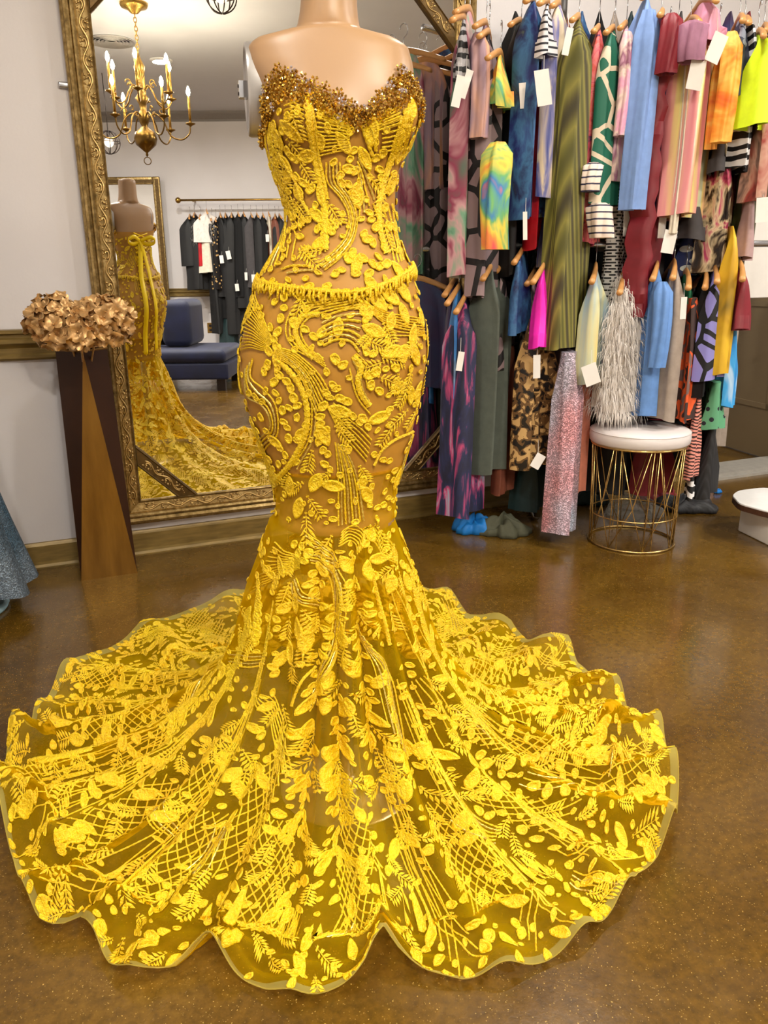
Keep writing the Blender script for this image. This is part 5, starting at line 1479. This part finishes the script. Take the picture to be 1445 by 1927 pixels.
up('olive_top', 'dark olive top at the right end of the upper rail', 'olive_dark', 1428, 40, 480, 26, dn=3.20, cat='top')
up('neon_top', 'neon lime top at the right end of the upper rail', 'neon_lime', 1438, 50, 236, 46, dn=3.04, cat='top')
up('floral_skirt', 'brown floral skirt under the neon lime top', 'brown_floral', 1432, 236, 376, 34, dn=3.12, W=0.16, cat='skirt', hang=False, shoulder=0)
up('nude_skirt', 'dusky nude satin skirt at the right end of the upper rail', 'nude_satin', 1408, 374, 486, 28, dn=3.16, W=0.14, cat='skirt', hang=False, shoulder=0, tags=[(1434, 395, 24, 42, 4)])

# lower rail
lo('plum_jacket', 'plum and black tie dye jacket next to the mirror on the lower rail', 'plum_dye', 846, 530, 760, 16, dn=3.20, W=0.16, cat='jacket')
lo('blue_dye_dress', 'narrow blue and white tie dye dress on the lower rail', 'blue_sky_dye', 852, 545, 802, 20, dn=3.12, W=0.15, cat='dress')
lo('feather_print_dress', 'long navy dress with pink and blue feather print reaching the floor', 'feather_navy', 866, 560, 972, 52, dn=3.10, W=0.15, cat='dress', flare=0.3, tags=[(866, 680, 12, 36, -8)])
lo('joggers', 'sage grey joggers hanging on the lower rail', 'sage_grey', 915, 500, 892, 52, dn=3.16, W=0.15, cat='joggers')
lo('galaxy_sleeve_top', 'navy galaxy top on the lower rail beside the joggers', 'galaxy_navy', 974, 470, 628, 24, dn=3.14, cat='top')
lo('giraffe_skirt', 'mauve giraffe print skirt on the lower rail', 'giraffe_mauve', 940, 486, 700, 26, dn=3.24, cat='skirt')
lo('mono_print_top', 'black top with white floral print beside the hot pink dress', 'mono_floral', 996, 510, 750, 30, dn=3.20, cat='top')
lo('hot_pink_dress', 'hot pink dress flaring out on the lower rail', 'hot_pink', 1014, 505, 655, 26, dn=3.06, W=0.12, cat='dress', flare=0.3, rip=0.2)
lo('baroque_dress', 'black and gold baroque print dress on the lower rail', 'baroque', 1000, 600, 882, 56, dn=3.14, W=0.16, cat='dress', tags=[(1010, 690, 14, 44, 2), (1012, 868, 20, 30, -30)], flare=0.1, hang=False, shoulder=0)
lo('rust_trousers', 'rust brown trousers behind the baroque dress', 'rust', 947, 650, 930, 30, dn=3.24, W=0.13, cat='trousers', hang=False, shoulder=0)
lo('giraffe_print_dress', 'mauve giraffe print dress beside the holographic leggings', 'giraffe_mauve', 1062, 600, 766, 42, dn=3.20, W=0.15, cat='dress', hang=False, shoulder=0)
lo('holographic_leggings', 'silver and pink holographic sequin leggings reaching the floor', 'holo_sequins', 1060, 660, 1004, 52, dn=3.06, W=0.09, cat='leggings', flare=0.35, hang=False, shoulder=0, rip=0.15)
lo('peach_trousers', 'peach trousers beside the holographic leggings', 'peach', 1092, 640, 932, 24, dn=3.18, W=0.12, cat='trousers', hang=False, shoulder=0)
lo('pastel_cardigan', 'pastel yellow and blue cardigan on the lower rail', 'pastel_yellow_blue', 1116, 505, 722, 38, dn=3.08, W=0.16, cat='cardigan', tags=[(1112, 705, 30, 40, 20)])
lo('fur_coat', 'long haired white faux fur coat on the lower rail', 'white_fur', 1165, 525, 775, 52, dn=3.10, W=0.15, cat='coat', fur=7000)
lo('denim_shirt', 'light blue denim shirt on the lower rail above the stool', 'denim_blue', 1226, 500, 785, 44, dn=3.08, W=0.17, cat='shirt', sleeve=(1238, 530, 690, 34, 'denim_blue'))
lo('taupe_dress', 'plain taupe dress beside the denim shirt', 'taupe', 1262, 498, 792, 38, dn=3.06, W=0.18, cat='dress')
lo('emerald_top', 'emerald green top beside the taupe dress', 'emerald', 1298, 516, 572, 16, dn=3.12, W=0.13, cat='top', tags=[(1286, 580, 12, 40, 2)])
lo('camo_dress', 'orange and brown camouflage dress on the lower rail', 'orange_camo', 1293, 560, 792, 36, dn=3.10, W=0.16, cat='dress', hang=False, shoulder=0)
lo('velvet_dress', 'black velvet dress at the right of the lower rail', 'black_velvet', 1324, 516, 746, 26, dn=3.10, cat='dress', W=0.17)
lo('butterfly_dress', 'lilac dress with black butterfly wing print', 'butterfly_lilac', 1345, 505, 716, 38, dn=3.08, cat='dress', W=0.16)
lo('mustard_top', 'mustard and olive tie dye top with long sleeve', 'mustard_dye', 1372, 425, 706, 28, dn=3.06, W=0.14, cat='top', hang=False)
lo('red_sleeve_top', 'dark red top at the right end of the lower rail', 'dark_red', 1398, 500, 622, 40, dn=3.04, W=0.16, cat='top')
lo('cloud_print_top', 'sky blue top with white cloud print before the tan door', 'cloud_blue', 1372, 612, 766, 30, dn=3.20, W=0.10, cat='top', hang=False, shoulder=0)
lo('dotted_top', 'green top with black dots at the right of the lower rail', 'green_dots', 1346, 716, 810, 32, dn=3.14, W=0.12, cat='top', hang=False, shoulder=0)
lo('snake_print_trousers', 'coral snake print trousers behind the stool', 'coral_snake', 1308, 745, 902, 20, dn=3.12, W=0.10, cat='trousers', hang=False, shoulder=0)
lo('zebra_scarf', 'narrow black and white striped scarf hanging to the floor', 'zebra', 1302, 890, 940, 14, dn=3.10, W=0.05, cat='scarf', hang=False, shoulder=0)
lo('ribbed_dress', 'black ribbed dress touching the floor at the right of the stool', 'black_rib', 1336, 800, 936, 32, dn=3.16, W=0.14, cat='dress', hang=False, shoulder=0, flare=0.2)
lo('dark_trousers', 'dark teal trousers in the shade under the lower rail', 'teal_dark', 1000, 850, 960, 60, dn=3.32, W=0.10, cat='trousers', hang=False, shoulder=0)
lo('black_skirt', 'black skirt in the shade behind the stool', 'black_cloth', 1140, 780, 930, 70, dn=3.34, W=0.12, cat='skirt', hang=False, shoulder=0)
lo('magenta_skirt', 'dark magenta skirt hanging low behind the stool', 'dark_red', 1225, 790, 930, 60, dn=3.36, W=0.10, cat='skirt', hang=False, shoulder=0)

# deeper garments that fill the rails behind the ones in front
DEEP_U = ['black_cloth', 'plum_dye', 'charcoal', 'teal_dark', 'galaxy_navy', 'mono_floral', 'dark_red', 'feather_navy', 'olive_dark', 'black_velvet', 'sage_grey', 'giraffe_mauve', 'mauve_jersey', 'black_gold', 'taupe', 'rust']
for i in range(15):
    x = 960 + i * 30
    up('deep_garment', DEEP_U[(i * 5) % 16].replace('_', ' ') + ' garment half hidden behind the front row on the upper rail', DEEP_U[(i * 5) % 16], x, 30, 470 + 60 * (i % 3), 42, dn=3.47, W=0.075, group='half hidden clothes on the upper rail', hang=False)
for i in range(14):
    x = 960 + i * 30
    lo('deep_garment', DEEP_U[(i * 7 + 3) % 16].replace('_', ' ') + ' garment half hidden behind the front row on the lower rail', DEEP_U[(i * 7 + 3) % 16], x, 525, 800 + 40 * (i % 3), 44, dn=3.47, W=0.075, group='half hidden clothes on the lower rail', hang=False)

# the double rail itself
rk = empty('clothes_rack', cw(1.1, 3.42, 0), 'steel clothes rack with two rails behind the hanging clothes', 'clothes rack')
RL = cw(1.1, 3.42, 0)
def rt(A, B, r, name):
    MB().tube([A, B], r, 10).build(name, W_['steel'], rk, True, RL)
for z in (2.09, 1.20): rt(cw(0.36, 3.33, z), cw(1.98, 3.40, z), 0.013, 'rail')
for X, d in ((0.70, 3.40), (1.98, 3.40)): rt(cw(X, d, 0.03), cw(X, d, 2.10), 0.015, 'post')
for X, d in ((0.70, 3.40), (1.98, 3.40)): rt(cw(X, d + 0.02, 0.02), cw(X, d + 0.20, 0.02), 0.015, 'foot')

# ------------------------------------------------------------------ things on the floor
def pile(name, label, mat, px, rx, ry, h, cat='garment', seed=0, z0=0.002, amp=0.5):
    c = hit_z(px); r2 = np.random.RandomState(seed)
    e = empty(name, (c[0], c[1], z0), label, cat)
    n1, n2 = 16, 60
    a = np.linspace(0, 2 * math.pi, n2, endpoint=False)
    ps = r2.uniform(0, 6, 8)
    rings = []
    for k in range(n1 + 1):
        t_ = k / n1
        fo = np.sin(3 * a + ps[0] + 5 * t_) * 0.5 + np.sin(5 * a - ps[1] + 7 * t_) * 0.35 + np.sin(9 * a + ps[2] - 6 * t_) * 0.25
        out = 1 + 0.22 * (np.sin(2 * a + ps[3]) * 0.6 + np.sin(5 * a + ps[4]) * 0.5 + 0.3 * np.sin(11 * a + ps[5]))
        rr = max(0.02, math.sin(t_ * math.pi / 2)) * out
        z = h * (math.cos(t_ * math.pi / 2) ** 0.8) * (1 + amp * fo) + 0.006
        z = np.maximum(z, 0.001 + 0.004 * (1 - t_)) if k < n1 else np.full(n2, 0.0005)
        rings.append(np.stack([rx * rr * np.cos(a) * R_[0] + ry * rr * np.sin(a) * G_[0], rx * rr * np.cos(a) * R_[1] + ry * rr * np.sin(a) * G_[1], z], 1))
    MB().loft(rings).build('folds', W_[mat], e, True)
    return e
pile('fallen_blue_cloth', 'crumpled bright blue cloth dropped on the floor under the rails', 'bright_blue', (893, 1000), 0.085, 0.07, 0.055, 'cloth', 1)
pile('fallen_sage_cloth', 'crumpled sage green garment dropped on the floor beside the blue cloth', 'sage_dark', (945, 1003), 0.105, 0.085, 0.06, 'cloth', 2)
pile('fallen_black_cloth', 'black ribbed garment lying on the floor behind the stool', 'black_rib', (1288, 958), 0.14, 0.09, 0.05, 'cloth', 3)
pile('plastic_bag', 'clear crumpled plastic bag on the floor behind the wire stool', 'clear_plastic', (1190, 968), 0.13, 0.09, 0.07, 'bag', 4)
pile('blue_scrap', 'small blue scrap on the floor right of the black garment', 'bright_blue', (1350, 928), 0.022, 0.014, 0.012, 'scrap', 5)
pile('fallen_magenta_cloth', 'magenta cloth lying on the floor under the rails behind the stool', 'dark_red', (1232, 938), 0.10, 0.06, 0.05, 'cloth', 6)
pile('fallen_beige_cloth', 'beige cloth lying on the floor between the black garments', 'nude_satin', (1322, 918), 0.06, 0.05, 0.05, 'cloth', 7)
pile('fallen_teal_cloth', 'dark teal cloth on the floor beside the wire stool', 'teal_dark', (1105, 945), 0.10, 0.07, 0.06, 'cloth', 8)
# paper sign on the wall right of the rails
p = hit_y((1428, 470), -0.004)
sg = empty('paper_sheet', p, 'plain white paper sheet hanging at the right edge above the door', 'paper sheet')
MB().box((-0.09, -0.001, -0.24), (0.16, 0.001, 0.24)).build('sheet', W_['paper_white'], sg)
# ------------------------------------------------------------------ across the room (seen in the mirror)
# chandelier
cp = rw(hit_z((252, 14), CEIL - 0.03))
vd = wc(rw(cp))[1]
def vz(y, x=262): return hit_d((x, y), vd)[2]
PXM = (vd / 1.04 * 0.96) / FPX * 1.04
ch = empty('chandelier', (cp[0], cp[1], vz(312)), 'lit brass chandelier with two tiers of candle arms, reflected in the tall mirror', 'chandelier')
z0 = vz(312)
CL = np.array([cp[0], cp[1], z0])
def zl(y): return vz(y) - z0
top_z = CEIL - z0
MB().lathe([(0.005, top_z - 0.075), (0.03, top_z - 0.07), (0.055, top_z - 0.045), (0.10, top_z - 0.03), (0.11, top_z - 0.008), (0.11, top_z - 0.001)], n=28).build('canopy', W_['brass'], ch, True)
mb = MB(); nl = 9
for k in range(nl):
    zc = zl(100) + (top_z - 0.07 - zl(100)) * (k + 0.5) / nl
    hl = (top_z - 0.07 - zl(100)) / nl * 0.68
    aa = np.linspace(0, 2 * math.pi, 12, endpoint=False)
    pts = [(0.012 * math.cos(t_) * (k % 2), 0.012 * math.cos(t_) * ((k + 1) % 2), zc + hl * math.sin(t_)) for t_ in aa]
    mb.tube(pts, 0.0035, 5, closed=True)
mb.build('chain', W_['brass'], ch, True)
rs = 20.5 * PXM
MB().lathe([(0.004, zl(295)), (0.012, zl(292)), (0.008, zl(288)), (rs * 0.45, zl(281)), (rs * 0.85, zl(273)), (rs, zl(262)), (rs * 0.85, zl(250)), (rs * 0.4, zl(242)), (0.022, zl(238)), (0.035, zl(232)), (0.05, zl(222)), (0.035, zl(212)), (0.022, zl(206)), (0.03, zl(196)), (0.055, zl(186)), (0.03, zl(176)), (0.016, zl(168)), (0.016, zl(150)), (0.035, zl(140)), (0.045, zl(126)), (0.02, zl(112)), (0.008, zl(100))], n=24).build('column', W_['aged_brass'], ch, True)
aa = np.linspace(0, 2 * math.pi, 20, endpoint=False)
MB().tube([(0.028 * math.cos(t_), 0, zl(303) + 0.028 * math.sin(t_)) for t_ in aa], 0.004, 6, closed=True).build('ring', W_['aged_brass'], ch, True)
def arm(a, R, zroot, zlow, zcup, hc, zbulb):
    u = np.array((math.cos(a), math.sin(a), 0)); k_ = np.array((0, 0, 1.0))
    pts = [u * 0.03 + k_ * zroot, u * R * 0.25 + k_ * (zroot + 0.03), u * R * 0.42 + k_ * (zroot - 0.02), u * R * 0.55 + k_ * (zlow + 0.03), u * R * 0.78 + k_ * zlow, u * R * 0.96 + k_ * (zlow + 0.045), u * R + k_ * (zcup - 0.005)]
    ao = MB().tube(catmull(pts, 6), 0.0065, 6).build('arm', W_['aged_brass'], ch, True)
    sp_ = [u * R * 0.40 + k_ * (zroot + 0.045) + (u * math.cos(t_) + k_ * math.sin(t_)) * 0.028 * s_ for t_, s_ in zip(np.linspace(0, 5.4, 14), np.linspace(1, 0.3, 14))]
    MB().tube(sp_, 0.0045, 5).build('scroll', W_['brass'], ao, True)
    c_ = u * R
    MB().lathe([(0.004, zcup - 0.02), (0.012, zcup - 0.012), (0.040, zcup), (0.042, zcup + 0.006), (0.014, zcup + 0.008), (0.014, zcup + 0.02)], c_, 16).build('drip_pan', W_['aged_brass'], ao, True)
    MB().tube([c_ + k_ * (zcup + 0.008), c_ + k_ * (zcup + 0.008 + hc)], 0.011, 10).build('candle', W_['brass'], ao, True)
    zb_ = zcup + 0.008 + hc
    MB().lathe([(0.006, zb_), (0.012, zb_ + 0.012), (0.016, zb_ + 0.03), (0.011, zb_ + 0.052), (0.003, zb_ + 0.072)], c_, 10).build('bulb', W_['candle_bulb'], ao, True)
RL_, RU_ = 80 * PXM, 56 * PXM
for k in range(6): arm(k * math.pi / 3 + 0.22, RL_, zl(222), zl(262), zl(232), 0.20, 0)
for k in range(6): arm(k * math.pi / 3 + 0.75, RU_, zl(170), zl(200), zl(180), 0.20, 0)
# round vent
vp = rw(hit_z((209, 76), CEIL))
ve = empty('ceiling_vent', (vp[0], vp[1], CEIL), 'round pierced metal vent in the ceiling, reflected beside the chandelier', 'vent')
for k in range(6):
    r = 0.04 + k * 0.03
    MB().lathe([(r, -0.002), (r + 0.02, -0.018), (r + 0.023, -0.016), (r + 0.004, -0.001)], n=30).build('louvre', W_['plastic_steel'], ve, True)
# two wire globe pendant lamps
solid('amber_glass', (236, 176, 130), 0.3)
def pendant(px, d, R, label):
    P = rw(hit_d(px, d))
    e = empty('pendant_lamp', P, label, 'pendant lamp')
    for k in range(4):
        a = k * math.pi / 4
        MB().tube([(R * math.cos(t_) * math.cos(a), R * math.cos(t_) * math.sin(a), R * math.sin(t_)) for t_ in np.linspace(0, 2 * math.pi, 28, endpoint=False)], 0.005, 5, closed=True).build('cage_hoop', W_['iron'], e, True)
    MB().tube([(R * math.cos(t_), R * math.sin(t_), 0) for t_ in np.linspace(0, 2 * math.pi, 28, endpoint=False)], 0.005, 5, closed=True).build('cage_hoop', W_['iron'], e, True)
    mb = MB(); mb.ball((0, 0, 0.0), R * 0.42, 14, 9); mb.build('bulb', W_['pendant_bulb'], e, True)
    MB().tube([(0, 0, R * 0.42), (0, 0, R * 0.98)], 0.018, 10).build('socket', W_['iron'], e, True)
    MB().tube([(0, 0, R), (0, 0, CEIL - P[2] - 0.001)], 0.004, 6).build('cord', W_['iron'], e, True)
t = NT('pendant_bulb'); t.set(Base_Color=(1, 0.8, 0.6, 1)); t.b.inputs['Emission Color'].default_value = (1, 0.62, 0.34, 1); t.b.inputs['Emission Strength'].default_value = 6.0; t.end()
pendant((205, 268), 9.2, 0.115, 'wire globe pendant lamp behind the chandelier, at the mirror edge')
pendant((416, -8), 6.6, 0.115, 'wire globe pendant lamp at the top of the mirror reflection')

# gilt floor mirror leaning on the far wall
def vbox(name, mat, parent, base, X0, X1, d0, d1, z0_, z1_, r=None, smooth=False):
    f = lambda p: vw(p[0], p[1], p[2])
    mb = MB()
    if r: mb.rbox((X0, d0, z0_), (X1, d1, z1_), r, 4, fn=f)
    else: mb.loft([[vw(X, d_, z) for X, d_ in ((X0, d0), (X1, d0), (X1, d1), (X0, d1))] for z in (z0_, z1_)])
    return mb.build(name, W_[mat], parent, smooth, base)
dm = FD - 0.16
tr = wc(hit_d((299, 332), dm)); 
X1m, ztm = tr[0], tr[2]; X0m = X1m - 1.0; zb_m = 0.12
b0 = vw((X0m + X1m) / 2, dm, 0.02)
fm2 = empty('floor_mirror', b0, 'gilt framed standing mirror against the far wall, reflected left of the black clothes', 'mirror')
fw_ = 0.095
for X0, X1, za, zb2 in ((X0m, X0m + fw_, zb_m, ztm), (X1m - fw_, X1m, zb_m, ztm), (X0m + fw_, X1m - fw_, ztm - fw_, ztm), (X0m + fw_, X1m - fw_, zb_m, zb_m + fw_)):
    r_ = vbox('frame_rail', 'gilt', fm2, b0, X0, X1, dm, dm + 0.05, za, zb2, 0.012, True)
    if X1 - X0 < 0.2:
        vbox('inner_lip', 'gilt_dark', r_, b0, X0 + 0.035, X1 - 0.015, dm - 0.008, dm + 0.004, za + 0.03, zb2 - 0.03)
    else:
        vbox('inner_lip', 'gilt_dark', r_, b0, X0 - 0.02, X1 + 0.02, dm - 0.008, dm + 0.004, za + 0.02, zb2 - 0.035)
vbox('mirror_glass', 'mirror_glass', fm2, b0, X0m + fw_, X1m - fw_, dm + 0.02, dm + 0.03, zb_m + fw_, ztm - fw_)
for X in (X0m + 0.05, X1m - 0.1): vbox('foot', 'gilt_dark', fm2, b0, X, X + 0.05, dm, dm + 0.05, 0.001, zb_m + 0.01)

# black clothes on a wall rod
rz = wc(hit_d((440, 376), FD - 0.25))[2]
xl_ = wc(hit_d((338, 378), FD - 0.25))[0]
rb = vw(xl_ + 1.2, FD - 0.25, rz)
wr = empty('wall_rod', rb, 'brass clothes rod on the far wall holding black clothes, in the mirror', 'clothes rod')
MB().tube([vw(xl_, FD - 0.25, rz), vw(xl_ + 2.9, FD - 0.25, rz)], 0.014, 10).build('rod', W_['brass'], wr, True, rb)
mb = MB(); mb.ball(vw(xl_ - 0.02, FD - 0.25, rz), 0.038, 12, 8); mb.build('finial', W_['brass'], wr, True, rb)
for X in (xl_ + 0.15, xl_ + 2.6): MB().tube([vw(X, FD - 0.25, rz), vw(X, FD - 0.001, rz)], 0.011, 8).build('bracket', W_['brass'], wr, True, rb)
BK = [  # px, top, bottom, width px, material, label words, tag
    (357, 405, 500, 14, 'black_cloth', 'black feather edged top, leftmost on the far rod', 'top'),
    (367, 402, 545, 14, 'black_cloth', 'black layered dress with frilled hem on the far rod', 'dress'),
    (376, 405, 500, 6, 'red_satin', 'narrow dark pink garment between the black ones on the far rod', 'garment'),
    (390, 396, 455, 22, 'white_fur', 'white faux fur stole hanging among the black clothes', 'stole'),
    (391, 450, 513, 18, 'cream_knit', 'white top below the fur stole on the far rod', 'top'),
    (402, 408, 628, 10, 'black_cloth', 'long black dress right of the white top on the far rod', 'dress'),
    (408, 410, 545, 9, 'black_gold', 'black sequinned dress with silver glints on the far rod', 'dress'),
    (418, 402, 560, 12, 'black_cloth', 'black jacket with a white price tag on the far rod', 'jacket'),
    (428, 402, 600, 12, 'black_velvet', 'black velvet trousers on the far rod', 'trousers'),
    (440, 402, 630, 14, 'black_cloth', 'longest black gown on the far rod', 'gown'),
    (452, 400, 560, 12, 'black_velvet', 'black velvet top in the middle of the far rod', 'top'),
    (463, 400, 580, 13, 'black_cloth', 'black wrap dress with uneven hem on the far rod', 'dress'),
    (476, 402, 540, 12, 'charcoal', 'charcoal dress on the far rod', 'dress'),
    (487, 402, 530, 12, 'black_cloth', 'black tunic near the gown reflection on the far rod', 'tunic'),
    (497, 402, 520, 9, 'black_velvet', 'short black velvet dress on the far rod', 'dress'),
    (507, 400, 490, 6, 'cream_knit', 'narrow white garment at the right of the black clothes', 'garment'),
    (518, 404, 520, 12, 'rust', 'dark brown garment at the right of the black clothes', 'garment'),
    (530, 404, 530, 12, 'black_cloth', 'black dress at the right end beside the gown waist', 'dress'),
    (430, 600, 660, 14, 'teal_dark', 'dark teal skirt hanging low under the black clothes', 'skirt')]
for i, (x, y0, y1, w, mt, lb, ct) in enumerate(BK):
    tg = {7: [(417, 488, 7, 14, 5)], 8: [(430, 480, 8, 15, 10)], 11: [(463, 520, 5, 14, 0), (446, 541, 7, 13, 3)], 12: [(477, 524, 7, 14, 0)], 15: [(503, 448, 6, 13, 0)]}.get(i, ())
    g = garment('far_' + ct.replace(' ', '_') if False else ct + '_on_rod', lb, mt, x, y0, y1, w * 1.7, dn=FD - 0.45, W=(0.13 if mt == 'white_fur' else 0.19), mapf=vw, cat=ct, group='black clothes on the far rod', yaw=-6 + rng.uniform(-5, 5), tags=tg, fur=(900 if mt == 'white_fur' else 0), shoulder=(0.06 if y0 < 430 else 0))
    if y0 < 430:
        hanger(g[1], g[3] + 0.012, g[4], short(lb), vw, group='hangers on the far rod')

# navy velvet chaise sofa
t = NT('navy_velvet'); nA = t.noise(t.coord(), 5, 4)
t.set(Base_Color=t.ramp(nA, [(0.3, srgb(3, 10, 38)), (0.7, srgb(7, 20, 62))]), Roughness=0.7)
t.b.inputs['Sheen Weight'].default_value = 0.12; t.end()
dl_ = 7.75
xr = wc(hit_d((431, 700), dl_))[0]
sb = vw(xr - 0.5, dl_ + 0.4, 0)
so = empty('chaise_sofa', sb, 'navy blue velvet chaise sofa reflected in the tall mirror', 'sofa')
zs = wc(hit_d((380, 652), dl_ + 0.35))[2]
vbox('base_frame', 'navy_velvet', so, sb, xr - 1.5, xr, dl_ - 0.05, dl_ + 0.85, 0.11, 0.27, 0.02, True)
vbox('seat_cushion', 'navy_velvet', so, sb, xr - 1.5, xr - 0.015, dl_ - 0.06, dl_ + 0.85, 0.272, zs, 0.05, True)
xb0, xb1 = wc(hit_d((318, 600), dl_ + 0.6))[0], wc(hit_d((372, 600), dl_ + 0.6))[0]
zb1 = wc(hit_d((350, 563), dl_ + 0.6))[2]
vbox('arm_rest', 'navy_velvet', so, sb, xb0, xb1, dl_ + 0.25, dl_ + 0.9, zs + 0.002, zb1, 0.07, True)
vbox('back_rest', 'navy_velvet', so, sb, xr - 1.5, xb0 - 0.005, dl_ + 0.6, dl_ + 0.9, zs + 0.002, zb1 - 0.03, 0.07, True)
for X in (xr - 0.12, xr - 1.45):
    for d_ in (dl_ - 0.03, dl_ + 0.72):
        vbox('leg', 'iron', so, sb, X, X + 0.08, d_, d_ + 0.08, 0.001, 0.112)
cb = vw(xb0 - 0.16, dl_ + 0.42, zs + 0.003)
cu = empty('throw_cushion', cb, 'navy velvet throw cushion leaning on the chaise sofa', 'cushion')
a = np.linspace(0, 2 * math.pi, 32, endpoint=False)
rg = []
for k in np.linspace(-1, 1, 11):
    th_ = 0.075 * k
    s_ = 0.19 * (1 - 0.92 * abs(k) ** 2.6)
    rr = [np.array([s_ * np.sign(math.cos(q)) * abs(math.cos(q)) ** 0.55, th_, s_ * np.sign(math.sin(q)) * abs(math.sin(q)) ** 0.55]) for q in a]
    rg.append([vw(xb0 - 0.16 + p_[0] * 0.9 + p_[2] * 0.35, dl_ + 0.42 + p_[1] + p_[2] * 0.25, zs + 0.235 + p_[2] * 0.9 - p_[0] * 0.35) for p_ in rr])
MB().loft(rg).build('cover', W_['navy_velvet'], cu, True, cb)
# wall outlet under the black clothes
xo, zo = wc(hit_d((396, 617), FD - 0.01))[0], wc(hit_d((396, 617), FD - 0.01))[2]
ob = vw(xo, FD - 0.005, zo)
ou = empty('wall_outlet', ob, 'brass wall outlet plate below the black clothes, in the mirror', 'outlet')
vbox('plate', 'brass', ou, ob, xo - 0.045, xo + 0.045, FD - 0.008, FD - 0.001, zo - 0.07, zo + 0.07, 0.003)
for dz in (-0.03, 0.03): vbox('socket', 'iron', ou, ob, xo - 0.018, xo + 0.018, FD - 0.011, FD - 0.0075, zo + dz - 0.016, zo + dz + 0.016, 0.0015)
